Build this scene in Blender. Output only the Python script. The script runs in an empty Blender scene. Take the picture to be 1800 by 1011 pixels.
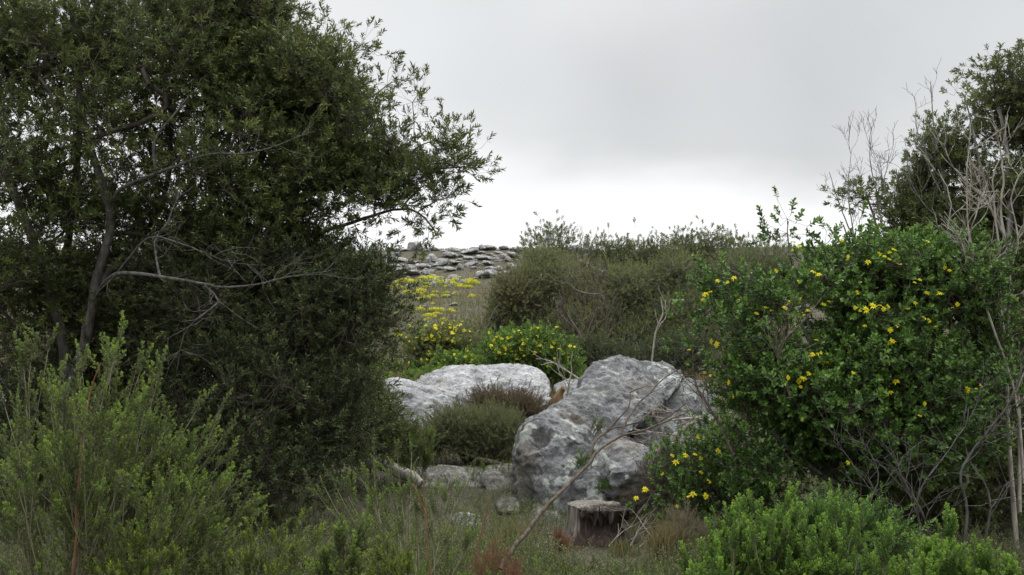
import bpy, math, random
import numpy as np
from mathutils import Vector

# ------------------------------------------------------------------ camera, world, sun, exposure
scene = bpy.context.scene
COL = scene.collection
F_PX = 1729.0
PITCH = math.atan((600 - 505.5) / F_PX)
CAM = np.array([0.0, 0.0, 1.6])
cd = bpy.data.cameras.new("camera")
cd.sensor_width = 36.0
cd.lens = 36.0 * F_PX / 1800.0
cd.clip_start = 0.05
cd.clip_end = 5000
cam = bpy.data.objects.new("camera", cd)
COL.objects.link(cam)
cam.location = CAM
cam.rotation_euler = (math.pi / 2 + PITCH, 0, 0)
scene.camera = cam

SUN_EL = math.radians(52)
SUN_AZ = math.radians(20)      # clockwise from +Y: from behind the hill, a little to the right
world = bpy.data.worlds.new("World")
scene.world = world
world.use_nodes = True
nt = world.node_tree
nt.nodes.clear()
N = nt.nodes.new
L = nt.links.new
sky = N('ShaderNodeTexSky'); sky.sky_type = 'NISHITA'; sky.sun_disc = False
sky.sun_elevation = SUN_EL; sky.sun_rotation = SUN_AZ
bgs = N('ShaderNodeBackground'); bgs.inputs['Strength'].default_value = 0.10
L(sky.outputs[0], bgs.inputs['Color'])
tc = N('ShaderNodeTexCoord')
sep = N('ShaderNodeSeparateXYZ'); L(tc.outputs['Generated'], sep.inputs[0])
def math_node(op, a=None, b=None, va=0.0, vb=0.0, clamp=False):
    m = N('ShaderNodeMath'); m.operation = op; m.use_clamp = clamp
    if a is not None: L(a, m.inputs[0])
    else: m.inputs[0].default_value = va
    if b is not None: L(b, m.inputs[1])
    else: m.inputs[1].default_value = vb
    return m.outputs[0]
mp = N('ShaderNodeMapping'); mp.inputs['Scale'].default_value = (1.0, 1.0, 2.2)
mp.inputs['Location'].default_value = (3.3, 1.7, 0.4)
L(tc.outputs['Generated'], mp.inputs[0])
nz = N('ShaderNodeTexNoise'); nz.inputs['Scale'].default_value = 2.6; nz.inputs['Detail'].default_value = 5
nz.inputs['Roughness'].default_value = 0.45
L(mp.outputs[0], nz.inputs['Vector'])
nz2 = N('ShaderNodeTexNoise'); nz2.inputs['Scale'].default_value = 1.5; nz2.inputs['Detail'].default_value = 2
L(mp.outputs[0], nz2.inputs['Vector'])
# cloud base edge: elevation warped by noise, and tilted by azimuth
warp = math_node('MULTIPLY', math_node('SUBTRACT', nz.outputs[0], vb=0.5), vb=0.22)
tilt = math_node('MULTIPLY', sep.outputs['X'], vb=0.16)
edge = math_node('ADD', math_node('ADD', sep.outputs['Z'], warp), tilt)
mr = N('ShaderNodeMapRange'); mr.interpolation_type = 'SMOOTHSTEP'
mr.inputs['From Min'].default_value = 0.155; mr.inputs['From Max'].default_value = 0.225
L(edge, mr.inputs['Value'])
ramp = N('ShaderNodeValToRGB')
ramp.color_ramp.elements[0].position = 0.36; ramp.color_ramp.elements[0].color = (0.77, 0.79, 0.79, 1)
ramp.color_ramp.elements[1].position = 0.62; ramp.color_ramp.elements[1].color = (0.90, 0.91, 0.91, 1)
L(nz2.outputs[0], ramp.inputs[0])
def bank(px, py, near, far):
    """0..1 inside a soft-edged cloud bank centred on a sky direction"""
    d = Vector(((px - 900) / F_PX, math.cos(PITCH) - (505.5 - py) / F_PX * math.sin(PITCH), math.sin(PITCH) + (505.5 - py) / F_PX * math.cos(PITCH))).normalized()
    wv = N('ShaderNodeVectorMath'); wv.operation = 'MULTIPLY_ADD'      # ragged edges
    L(nzc.outputs['Color'], wv.inputs[0]); wv.inputs[1].default_value = (.22, .22, .22); L(tc.outputs['Generated'], wv.inputs[2])
    dv = N('ShaderNodeVectorMath'); dv.operation = 'DISTANCE'; L(wv.outputs[0], dv.inputs[0]); dv.inputs[1].default_value = d + Vector((.11, .11, .11))
    m_ = N('ShaderNodeMapRange'); m_.interpolation_type = 'SMOOTHSTEP'
    m_.inputs['From Min'].default_value = far; m_.inputs['From Max'].default_value = near
    L(dv.outputs['Value'], m_.inputs['Value']); return m_.outputs[0]
nzc = N('ShaderNodeTexNoise'); nzc.inputs['Scale'].default_value = 3.5; nzc.inputs['Detail'].default_value = 4; L(tc.outputs['Generated'], nzc.inputs['Vector'])
dk = math_node('ADD', math_node('MULTIPLY', bank(1330, 200, .06, .24), vb=.20), math_node('MULTIPLY', bank(980, 170, .04, .17), vb=.11))
dk = math_node('ADD', dk, math_node('MULTIPLY', bank(1800, 60, .06, .30), vb=.10))
dkk = math_node('SUBTRACT', None, dk, va=1.0)
vd = N('ShaderNodeVectorMath'); vd.operation = 'SCALE'; L(ramp.outputs[0], vd.inputs[0]); L(dkk, vd.inputs['Scale'])
cm = N('ShaderNodeMix'); cm.data_type = 'RGBA'
cm.inputs['A'].default_value = (1.09, 1.09, 1.09, 1)
L(mr.outputs[0], cm.inputs['Factor']); L(vd.outputs[0], cm.inputs['B'])
# overcast sky brightens towards the zenith
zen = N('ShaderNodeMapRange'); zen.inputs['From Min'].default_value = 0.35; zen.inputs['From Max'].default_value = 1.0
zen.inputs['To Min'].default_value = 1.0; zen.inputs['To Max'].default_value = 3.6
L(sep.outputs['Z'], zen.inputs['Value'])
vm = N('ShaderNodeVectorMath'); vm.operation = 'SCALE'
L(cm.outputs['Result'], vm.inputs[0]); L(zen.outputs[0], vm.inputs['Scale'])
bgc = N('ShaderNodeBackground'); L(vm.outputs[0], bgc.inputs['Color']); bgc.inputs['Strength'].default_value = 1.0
mixw = N('ShaderNodeMixShader'); mixw.inputs[0].default_value = 0.93   # thick cloud, a little sky through it
L(bgs.outputs[0], mixw.inputs[1]); L(bgc.outputs[0], mixw.inputs[2])
wo = N('ShaderNodeOutputWorld'); L(mixw.outputs[0], wo.inputs[0])

sd = bpy.data.lights.new("sun", 'SUN'); sd.energy = 1.6; sd.angle = math.radians(25); sd.color = (1, 0.97, 0.92)
so = bpy.data.objects.new("sun", sd); COL.objects.link(so)
sdir = Vector((math.sin(SUN_AZ) * math.cos(SUN_EL), math.cos(SUN_AZ) * math.cos(SUN_EL), math.sin(SUN_EL)))
so.rotation_euler = sdir.to_track_quat('Z', 'Y').to_euler()
so.location = (0, 0, 30)
scene.view_settings.view_transform = 'Standard'
scene.view_settings.look = 'None'
scene.view_settings.gamma = 1.0
scene.view_settings.exposure = 0.0
scene.cycles.max_bounces = 5
scene.cycles.diffuse_bounces = 3
scene.cycles.glossy_bounces = 2
scene.cycles.transmission_bounces = 3

# ------------------------------------------------------------------ helpers
rng = np.random.default_rng(7)

def P(px, py, Y):
    """the point at depth Y (metres north of the camera) seen at photo pixel px, py"""
    x = (px - 900.0) / F_PX; y = (505.5 - py) / F_PX
    c, s = math.cos(PITCH), math.sin(PITCH)
    d = np.array([x, c - y * s, s + y * c])
    return CAM + d * (Y / d[1])

def project(p):
    p = np.asarray(p) - CAM
    c, s = math.cos(PITCH), math.sin(PITCH)
    f = p[..., 1] * c + p[..., 2] * s
    u = -p[..., 1] * s + p[..., 2] * c
    return 900 + F_PX * p[..., 0] / f, 505.5 - F_PX * u / f

def _hash(ix, iy, iz, seed):
    h = (ix * 374761393 + iy * 668265263 + iz * 2147483647 + seed * 974711) & 0x7fffffff
    h = ((h ^ (h >> 13)) * 1274126177) & 0x7fffffff
    h = (h ^ (h >> 16)) & 0xffff
    return h / 65535.0
def vnoise(p, seed=0):
    """value noise, -1..1"""
    p = np.asarray(p, float)
    i = np.floor(p).astype(np.int64); f = p - i
    f = f * f * f * (f * (f * 6 - 15) + 10)
    r = 0
    for dx in (0, 1):
        wx = f[..., 0] if dx else 1 - f[..., 0]
        for dy in (0, 1):
            wy = f[..., 1] if dy else 1 - f[..., 1]
            for dz in (0, 1):
                wz = f[..., 2] if dz else 1 - f[..., 2]
                r = r + wx * wy * wz * _hash(i[..., 0] + dx, i[..., 1] + dy, i[..., 2] + dz, seed)
    return r * 2 - 1
def fbm(p, seed=0, oct=4, gain=0.5):
    p = np.asarray(p, float); a = 1; s = 0; t = 0
    for k in range(oct):
        s = s + a * vnoise(p * (2.03 ** k) + 17.3 * k, seed + k); t += a; a *= gain
    return s / t

_gy = np.array([-60, 0, 6, 8.5, 11, 13.5, 15.2, 20, 25, 35, 55, 66, 80, 95, 150, 400, 3000.])
_gz = np.array([0.5, 0, -.08, -.18, -.06, .02, .38, .78, 1.05, 2.1, 4.75, 6.6, 9.0, 9.7, 8, -6, -80.])
def H(x, y):
    x = np.asarray(x, float); y = np.asarray(y, float)
    yy = y + 0.02 * np.clip(x, -60, 60)
    z = sum(np.interp(yy + o, _gy, _gz) * w for o, w in ((-1.2, .25), (0, .5), (1.2, .25)))
    q = np.stack([x, y, 0 * x], -1)
    amp = np.clip(y / 60, 0.05, 1)
    z = z + 0.05 * fbm(q * 0.8, 3, 3) + amp * 0.55 * fbm(q * 0.09, 5, 3)
    ledge = np.clip((y - 50) / 10, 0, 1) * np.clip((92 - y) / 8, 0, 1)
    return z + ledge * 0.25 * np.abs(fbm(q * np.array([.25, .8, 1]), 9, 3))

def hit(px, py, y0=6.0):
    """where the view ray of a photo pixel meets the ground"""
    a = P(px, py, 1.0) - CAM
    Ys = np.concatenate([np.arange(y0, 30, .1), np.arange(30, 130, .3)])
    pts = CAM + a[None] * Ys[:, None]
    below = pts[:, 2] < H(pts[:, 0], pts[:, 1])
    if not below.any(): return None
    p = pts[np.argmax(below)]
    return np.array([p[0], p[1], H(p[0], p[1])])

def gz(p):
    return np.array([p[0], p[1], float(H(p[0], p[1]))])

class Geo:
    def __init__(s): s.v = []; s.f = []; s.a = []; s.n = 0; s.m = []; s.sm = []
    def add(s, V, Fc, attr=0.0, mat=0, smooth=False):
        V = np.asarray(V, float).reshape(-1, 3)
        Fc = np.asarray(Fc, dtype=np.int64)
        s.v.append(V); s.f.append(Fc + s.n); s.n += len(V)
        s.a.append(np.broadcast_to(np.asarray(attr, float), (len(V),)))
        s.m.append(np.full(len(Fc), mat)); s.sm.append(np.full(len(Fc), smooth))
    def mesh(s, name, mats):
        me = bpy.data.meshes.new(name)
        V = np.concatenate(s.v)
        me.vertices.add(len(V)); me.vertices.foreach_set('co', V.astype(np.float32).ravel())
        loops = np.concatenate([f.ravel() for f in s.f])
        cnt = np.concatenate([np.full(len(f), f.shape[1]) for f in s.f])
        st = np.concatenate([[0], np.cumsum(cnt)[:-1]])
        me.loops.add(len(loops)); me.loops.foreach_set('vertex_index', loops.astype(np.int32))
        me.polygons.add(len(cnt))
        me.polygons.foreach_set('loop_start', st.astype(np.int32))
        me.polygons.foreach_set('material_index', np.concatenate(s.m).astype(np.int32))
        me.polygons.foreach_set('use_smooth', np.concatenate(s.sm).astype(bool))
        at = me.attributes.new('v', 'FLOAT', 'POINT')
        at.data.foreach_set('value', np.concatenate(s.a).astype(np.float32))
        for m in mats: me.materials.append(m)
        me.update(calc_edges=True); me.validate()
        return me

def tag(o, label=None, cat=None, group=None, kind=None):
    if label: o['label'] = label
    if cat: o['category'] = cat
    if group: o['group'] = group
    if kind: o['kind'] = kind
    return o
def obj(name, me, parent=None, loc=None):
    if isinstance(me, tuple): me = me[0].mesh(name, me[1])
    o = bpy.data.objects.new(name, me); COL.objects.link(o)
    if parent is not None: o.parent = parent
    if loc is not None: o.location = loc
    return o
def thing(name, loc, label, cat, group=None, rz=0.0):
    o = bpy.data.objects.new(name, None); COL.objects.link(o)
    o.location = loc; o.rotation_euler = (0, 0, rz); o.empty_display_size = 0.2
    return tag(o, label, cat, group)
def copy_tree(o, parent=None, skip=()):
    c = o.copy(); COL.objects.link(c); c.parent = parent
    for ch in list(o.children): copy_tree(ch, c)
    return c

def unit(v):
    v = np.asarray(v, float)
    return v / np.maximum(np.linalg.norm(v, axis=-1, keepdims=True), 1e-9)
def frames(d, roll=None):
    """orthonormal frames (n,3,3) whose third column is d"""
    d = unit(d); ref = np.where(np.abs(d[:, 2:3]) > 0.9, [[1., 0, 0]], [[0, 0, 1.]])
    x = unit(np.cross(ref, d)); y = np.cross(d, x)
    if roll is not None:
        c, s = np.cos(roll)[:, None], np.sin(roll)[:, None]
        x, y = x * c + y * s, y * c - x * s
    return np.stack([x, y, d], -1)
def segs(g, a, b, ra, rb, sides=4, attr=0.0, mat=0):
    """many separate tapered cylinders at once"""
    a, b = np.asarray(a), np.asarray(b); n = len(a)
    if n == 0: return
    R = frames(b - a)
    t = np.arange(sides) / sides * 2 * math.pi
    c = np.stack([np.cos(t), np.sin(t)], -1)
    ring = np.einsum('nij,kj->nki', R[:, :, :2], c)
    va = a[:, None] + ring * np.reshape(ra, (-1, 1, 1)); vb = b[:, None] + ring * np.reshape(rb, (-1, 1, 1))
    V = np.concatenate([va, vb], 1)
    k = np.arange(sides); k2 = (k + 1) % sides
    Fc = np.stack([k, k2, k2 + sides, k + sides], -1)
    Fc = (Fc[None] + (np.arange(n) * 2 * sides)[:, None, None]).reshape(-1, 4)
    at = np.repeat(np.broadcast_to(attr, (n,)), 2 * sides)
    g.add(V, Fc, at, mat, True)
def catmull(pts, step):
    pts = np.asarray(pts, float)
    q = np.vstack([2 * pts[0] - pts[1], pts, 2 * pts[-1] - pts[-2]])
    out = []
    for i in range(len(pts) - 1):
        a, b, c, d = q[i:i + 4]
        n = max(2, int(np.linalg.norm(c[:3] - b[:3]) / step) + 1)
        for t in np.arange(n) / n:
            out.append(0.5 * (2 * b + (c - a) * t + (2 * a - 5 * b + 4 * c - d) * t * t + (3 * b - a - 3 * c + d) * t ** 3))
    out.append(pts[-1])
    return np.array(out)
def tube(g, pts, rad, sides=8, mat=0, attr=0.0, rough=0.0, seed=0):
    pts = np.asarray(pts); n = len(pts)
    rad = np.broadcast_to(rad, (n,)).astype(float)
    T = unit(np.gradient(pts, axis=0))
    x = np.cross(T[0], [0.3, 0.2, 0.93]); x /= np.linalg.norm(x)
    V = []
    t = np.arange(sides) / sides * 2 * math.pi
    for i in range(n):
        x = x - T[i] * np.dot(x, T[i]); x /= np.linalg.norm(x); y = np.cross(T[i], x)
        V.append(pts[i] + (np.cos(t)[:, None] * x + np.sin(t)[:, None] * y) * rad[i])
    V = np.concatenate(V)
    if rough:
        c = np.repeat(pts, sides, 0)
        V = c + (V - c) * (1 + rough * fbm(V * [9, 9, 5] , seed, 3))[:, None]
    k = np.arange(sides); k2 = (k + 1) % sides
    Fc = np.concatenate([np.stack([k, k2, k2 + sides, k + sides], -1) + i * sides for i in range(n - 1)])
    g.add(V, Fc, attr, mat, True)
    g.add(np.vstack([V[-sides:], pts[-1] + T[-1] * rad[-1] * .5]), [[j, (j + 1) % sides, sides] for j in range(sides)], attr, mat, True)
    g.add(np.vstack([V[:sides], pts[0]]), [[(j + 1) % sides, j, sides] for j in range(sides)], attr, mat, True)

def inst(g, tmpl, pos, R, scale, attr=None, vshift=None):
    """merge many placed copies of a template (list of (V,F,A,mat)) into g"""
    n = len(pos)
    for (V, Fc, A, mat) in tmpl:
        W = np.einsum('nij,vj->nvi', R, V) * np.reshape(scale, (-1, 1, 1)) + pos[:, None]
        FF = (Fc[None] + (np.arange(n) * len(V))[:, None, None]).reshape(-1, Fc.shape[1])
        AA = np.broadcast_to(A[None], (n, len(V)))
        if vshift is not None: AA = np.clip(AA + np.reshape(vshift, (-1, 1)), 0, 1)
        g.add(W, FF, AA.ravel(), mat)

# ------------------------------------------------------------------ materials
def new_mat(name):
    m = bpy.data.materials.new(name); m.use_nodes = True
    t = m.node_tree; t.nodes.clear()
    return m, t, t.nodes.new, t.links.new
def ramp_node(n, stops):
    r = n('ShaderNodeValToRGB'); e = r.color_ramp.elements
    while len(e) < len(stops): e.new(0.5)
    for i, (p, c) in enumerate(stops):
        e[i].position = p; e[i].color = (*c, 1)
    return r
def leaf_mat(name, stops, rough=0.5, trans=0.25, spec=0.4, hue=0.485):
    m, t, n, l = new_mat(name)
    a = n('ShaderNodeAttribute'); a.attribute_name = 'v'
    r = ramp_node(n, stops); l(a.outputs['Fac'], r.inputs[0])
    b = n('ShaderNodeBsdfPrincipled'); l(r.outputs[0], b.inputs['Base Color'])
    b.inputs['Roughness'].default_value = rough
    b.inputs['Specular IOR Level'].default_value = spec
    tr = n('ShaderNodeBsdfTranslucent')
    hs = n('ShaderNodeHueSaturation'); hs.inputs['Value'].default_value = 1.3; hs.inputs['Hue'].default_value = hue
    l(r.outputs[0], hs.inputs['Color']); l(hs.outputs[0], tr.inputs[0])
    mx = n('ShaderNodeMixShader'); mx.inputs[0].default_value = trans
    l(b.outputs[0], mx.inputs[1]); l(tr.outputs[0], mx.inputs[2])
    o = n('ShaderNodeOutputMaterial'); l(mx.outputs[0], o.inputs[0])
    return m
def bark_mat(name, c1, c2, scale=30, stretch=(1, 1, .25), bump=0.4):
    m, t, n, l = new_mat(name)
    tc = n('ShaderNodeTexCoord'); mp = n('ShaderNodeMapping'); mp.inputs['Scale'].default_value = stretch
    l(tc.outputs['Object'], mp.inputs[0])
    z = n('ShaderNodeTexNoise'); z.inputs['Scale'].default_value = scale; z.inputs['Detail'].default_value = 6
    l(mp.outputs[0], z.inputs['Vector'])
    r = ramp_node(n, [(0.35, c1), (0.65, c2)]); l(z.outputs[0], r.inputs[0])
    b = n('ShaderNodeBsdfPrincipled'); l(r.outputs[0], b.inputs['Base Color']); b.inputs['Roughness'].default_value = 0.85
    b.inputs['Specular IOR Level'].default_value = 0.2
    bp = n('ShaderNodeBump'); bp.inputs['Strength'].default_value = bump; bp.inputs['Distance'].default_value = 0.01
    l(z.outputs[0], bp.inputs['Height']); l(bp.outputs[0], b.inputs['Normal'])
    o = n('ShaderNodeOutputMaterial'); l(b.outputs[0], o.inputs[0])
    return m
def rock_mat(name, dark, mid, light, lichen=(0.50, 0.55, 0.50), scale=1.0, lich_amt=0.5, warm=(0.33, 0.28, 0.20)):
    m, t, n, l = new_mat(name)
    tc = n('ShaderNodeTexCoord')
    def noise(s, d=6, ro=.6, dist=0.0):
        z = n('ShaderNodeTexNoise'); z.inputs['Scale'].default_value = s * scale; z.inputs['Detail'].default_value = d
        z.inputs['Roughness'].default_value = ro; z.inputs['Distortion'].default_value = dist
        l(tc.outputs['Object'], z.inputs['Vector']); return z
    n1 = noise(4.6, 12, .78, .1); r1 = ramp_node(n, [(0.38, dark), (0.48, mid), (0.60, light)]); l(n1.outputs[0], r1.inputs[0])
    n2 = noise(26, 8, .75); r2 = ramp_node(n, [(0.38, (.45, .45, .46)), (0.6, (1, 1, 1))]); l(n2.outputs[0], r2.inputs[0])
    mu = n('ShaderNodeMix'); mu.data_type = 'RGBA'; mu.blend_type = 'MULTIPLY'; mu.inputs['Factor'].default_value = 0.7
    l(r1.outputs[0], mu.inputs['A']); l(r2.outputs[0], mu.inputs['B'])
    # pale lichen patches
    vo = noise(5.0, 4, .55, .3)
    r3 = ramp_node(n, [(0.56 + .1 * (1 - lich_amt), (0, 0, 0)), (0.60 + .1 * (1 - lich_amt), (1, 1, 1))]); l(vo.outputs[0], r3.inputs[0])
    ml = n('ShaderNodeMix'); ml.data_type = 'RGBA'; l(r3.outputs[0], ml.inputs['Factor']); l(mu.outputs['Result'], ml.inputs['A'])
    ml.inputs['B'].default_value = (*lichen, 1)
    # earthy stain patches
    n4 = noise(1.7, 5, .6); r4 = ramp_node(n, [(0.55, (0, 0, 0)), (0.72, (.6, .6, .6))]); l(n4.outputs[0], r4.inputs[0])
    mw = n('ShaderNodeMix'); mw.data_type = 'RGBA'; l(r4.outputs[0], mw.inputs['Factor']); l(ml.outputs['Result'], mw.inputs['A'])
    mw.inputs['B'].default_value = (*warm, 1)
    # black specks of crust lichen
    n5 = noise(60, 3, .6); r5 = ramp_node(n, [(0.30, (.35, .35, .35)), (0.42, (1, 1, 1))]); l(n5.outputs[0], r5.inputs[0])
    ms = n('ShaderNodeMix'); ms.data_type = 'RGBA'; ms.blend_type = 'MULTIPLY'; ms.inputs['Factor'].default_value = 0.8
    l(mw.outputs['Result'], ms.inputs['A']); l(r5.outputs[0], ms.inputs['B'])
    b = n('ShaderNodeBsdfPrincipled'); l(ms.outputs['Result'], b.inputs['Base Color']); b.inputs['Roughness'].default_value = 0.92
    b.inputs['Specular IOR Level'].default_value = 0.15
    nb = noise(14, 10, .7)
    bp = n('ShaderNodeBump'); bp.inputs['Strength'].default_value = 1.0; bp.inputs['Distance'].default_value = 0.07 / scale
    l(nb.outputs[0], bp.inputs['Height']); l(bp.outputs[0], b.inputs['Normal'])
    o = n('ShaderNodeOutputMaterial'); l(b.outputs[0], o.inputs[0])
    return m

M = {}
M['tree_leaf'] = leaf_mat('dark tree leaf', [(0, (.048, .064, .024)), (.5, (.084, .114, .036)), (.85, (.14, .175, .048)), (1, (.22, .23, .07))], .48, .25, .28)
M['dark_leaf'] = leaf_mat('dark shrub leaf', [(0, (.034, .047, .021)), (.6, (.060, .082, .030)), (.9, (.11, .135, .042)), (1, (.16, .18, .06))], .5, .2, .3)
M['right_leaf'] = leaf_mat('right tree leaf', [(0, (.064, .084, .034)), (.5, (.115, .145, .050)), (1, (.21, .24, .08))], .5, .25, .3)
M['bush_leaf'] = leaf_mat('round fleshy leaf', [(0, (.036, .066, .018)), (.5, (.064, .135, .026)), (.8, (.115, .225, .034)), (1, (.19, .32, .07))], .38, .22, .45)
M['bright_leaf'] = leaf_mat('bright needle leaf', [(0, (.048, .070, .018)), (.5, (.090, .135, .024)), (1, (.24, .31, .035))], .5, .3)
M['vivid_leaf'] = leaf_mat('vivid green heath leaf', [(0, (.045, .070, .024)), (.5, (.078, .150, .028)), (.8, (.130, .25, .034)), (1, (.21, .36, .05))], .5, .3)
M['feather_leaf'] = leaf_mat('feathery leaf', [(0, (.062, .076, .032)), (.5, (.088, .118, .038)), (.8, (.135, .21, .040)), (1, (.21, .32, .048))], .5, .28)
M['thicket_leaf'] = leaf_mat('olive thicket leaf', [(0, (.090, .108, .046)), (.5, (.145, .172, .062)), (1, (.235, .28, .085))], .55, .25)
M['brown_leaf'] = leaf_mat('brown thicket leaf', [(0, (.115, .110, .058)), (.5, (.165, .165, .070)), (1, (.24, .26, .09))], .55, .25)
M['grey_leaf'] = leaf_mat('grey green leaf', [(0, (.080, .095, .042)), (.5, (.13, .155, .062)), (1, (.21, .25, .09))], .5, .25)
M['rust_leaf'] = leaf_mat('rust brown twig', [(0, (.11, .070, .048)), (1, (.24, .165, .110))], .8, .1, .1)
M['heather_leaf'] = leaf_mat('brown heath sprig', [(0, (.080, .066, .040)), (1, (.20, .155, .095))], .8, .15, .1)
M['grass'] = leaf_mat('grass blade', [(0, (.06, .10, .022)), (.45, (.11, .14, .035)), (.7, (.20, .17, .08)), (1, (.30, .24, .14))], .6, .3, .2)
M['dry_grass'] = leaf_mat('hill grass blade', [(0, (.085, .10, .032)), (.45, (.16, .14, .062)), (1, (.29, .22, .12))], .7, .3, .1)
M['strap'] = leaf_mat('strap leaf', [(0, (.05, .10, .025)), (1, (.12, .19, .05))], .4, .25)
M['yellow'] = leaf_mat('yellow petal', [(0, (.74, .64, .015)), (1, (.88, .84, .04))], .6, .3, .2, .505)
M['lime_yellow'] = leaf_mat('lime yellow bract', [(0, (.34, .38, .03)), (.5, (.62, .60, .03)), (1, (.84, .80, .05))], .6, .3, .2, .505)
M['centre'] = leaf_mat('flower centre', [(0, (.50, .25, .01)), (1, (.6, .35, .02))], .7, .0, .2)
M['bark_dark'] = bark_mat('dark bark', (.040, .034, .028), (.105, .095, .080))
M['bark_grey'] = bark_mat('grey bark', (.10, .095, .088), (.27, .255, .235))
M['bark_limb'] = bark_mat('dull grey limb bark', (.05, .046, .042), (.135, .125, .115))
M['bark_pale'] = bark_mat('pale dead bark', (.20, .18, .155), (.44, .40, .35))
M['bark_brown'] = bark_mat('brown branch bark', (.060, .047, .037), (.155, .125, .098), 45, (1, 1, .5))
M['twig'] = bark_mat('twig bark', (.06, .048, .038), (.14, .12, .10), 20)
M['twig_green'] = bark_mat('greenish stem bark', (.085, .080, .045), (.20, .18, .11), 20)
M['twig_red'] = bark_mat('reddish stem bark', (.14, .062, .035), (.28, .14, .085), 20)
M['twig_pale'] = bark_mat('pale stem bark', (.20, .18, .12), (.33, .30, .21), 20)
M['rock'] = rock_mat('lichen grey sandstone', (.13, .13, .135), (.26, .26, .265), (.43, .43, .435), (.52, .555, .51), 1.0, .7)
M['rock_white'] = rock_mat('pale sandstone', (.20, .20, .205), (.42, .42, .43), (.64, .64, .65), (.62, .63, .60), 1.0, .3, (.42, .38, .32))
M['rock_flat'] = rock_mat('dull flat stone', (.09, .09, .08), (.19, .185, .165), (.33, .32, .29), (.30, .32, .27), 2.0, .3, (.17, .15, .09))
M['rock_hill'] = rock_mat('hillside rock', (.17, .17, .17), (.40, .40, .395), (.62, .62, .61), (.56, .57, .55), .6, .4, (.26, .22, .15))

def soil_mat():
    m, t, n, l = new_mat('earth and litter')
    tc = n('ShaderNodeTexCoord')
    z = n('ShaderNodeTexNoise'); z.inputs['Scale'].default_value = 0.8; z.inputs['Detail'].default_value = 9; z.inputs['Roughness'].default_value = .7
    l(tc.outputs['Object'], z.inputs['Vector'])
    r = ramp_node(n, [(.3, (.035, .032, .020)), (.5, (.062, .056, .032)), (.7, (.11, .09, .055))]); l(z.outputs[0], r.inputs[0])
    z2 = n('ShaderNodeTexNoise'); z2.inputs['Scale'].default_value = 30; z2.inputs['Detail'].default_value = 6
    l(tc.outputs['Object'], z2.inputs['Vector'])
    r2 = ramp_node(n, [(.35, (.4, .4, .4)), (.65, (1.2, 1.15, 1))]); l(z2.outputs[0], r2.inputs[0])
    mu = n('ShaderNodeMix'); mu.data_type = 'RGBA'; mu.blend_type = 'MULTIPLY'; mu.inputs['Factor'].default_value = 1
    l(r.outputs[0], mu.inputs['A']); l(r2.outputs[0], mu.inputs['B'])
    b = n('ShaderNodeBsdfPrincipled'); l(mu.outputs['Result'], b.inputs['Base Color']); b.inputs['Roughness'].default_value = .95
    bp = n('ShaderNodeBump'); bp.inputs['Strength'].default_value = .6; bp.inputs['Distance'].default_value = .04
    l(z2.outputs[0], bp.inputs['Height']); l(bp.outputs[0], b.inputs['Normal'])
    o = n('ShaderNodeOutputMaterial'); l(b.outputs[0], o.inputs[0])
    return m
M['soil'] = soil_mat()

# ------------------------------------------------------------------ ground
def build_ground():
    xs = np.concatenate([-np.geomspace(60, 2500, 24)[::-1], np.linspace(-58, 58, 233), np.geomspace(60, 2500, 24)])
    ys = np.concatenate([-np.geomspace(22, 600, 14)[::-1], np.linspace(-20, 20, 134), np.linspace(20.5, 110, 180), np.geomspace(112, 3000, 30)])
    X, Y = np.meshgrid(xs, ys)
    V = np.stack([X, Y, H(X, Y)], -1).reshape(-1, 3)
    nx, ny = len(xs), len(ys)
    i, j = np.meshgrid(np.arange(nx - 1), np.arange(ny - 1))
    a = (j * nx + i).ravel()
    g = Geo(); g.add(V, np.stack([a, a + 1, a + nx + 1, a + nx], -1), 0, 0, True)
    tag(obj('ground', (g, [M['soil']])), kind='structure')
build_ground()

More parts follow.
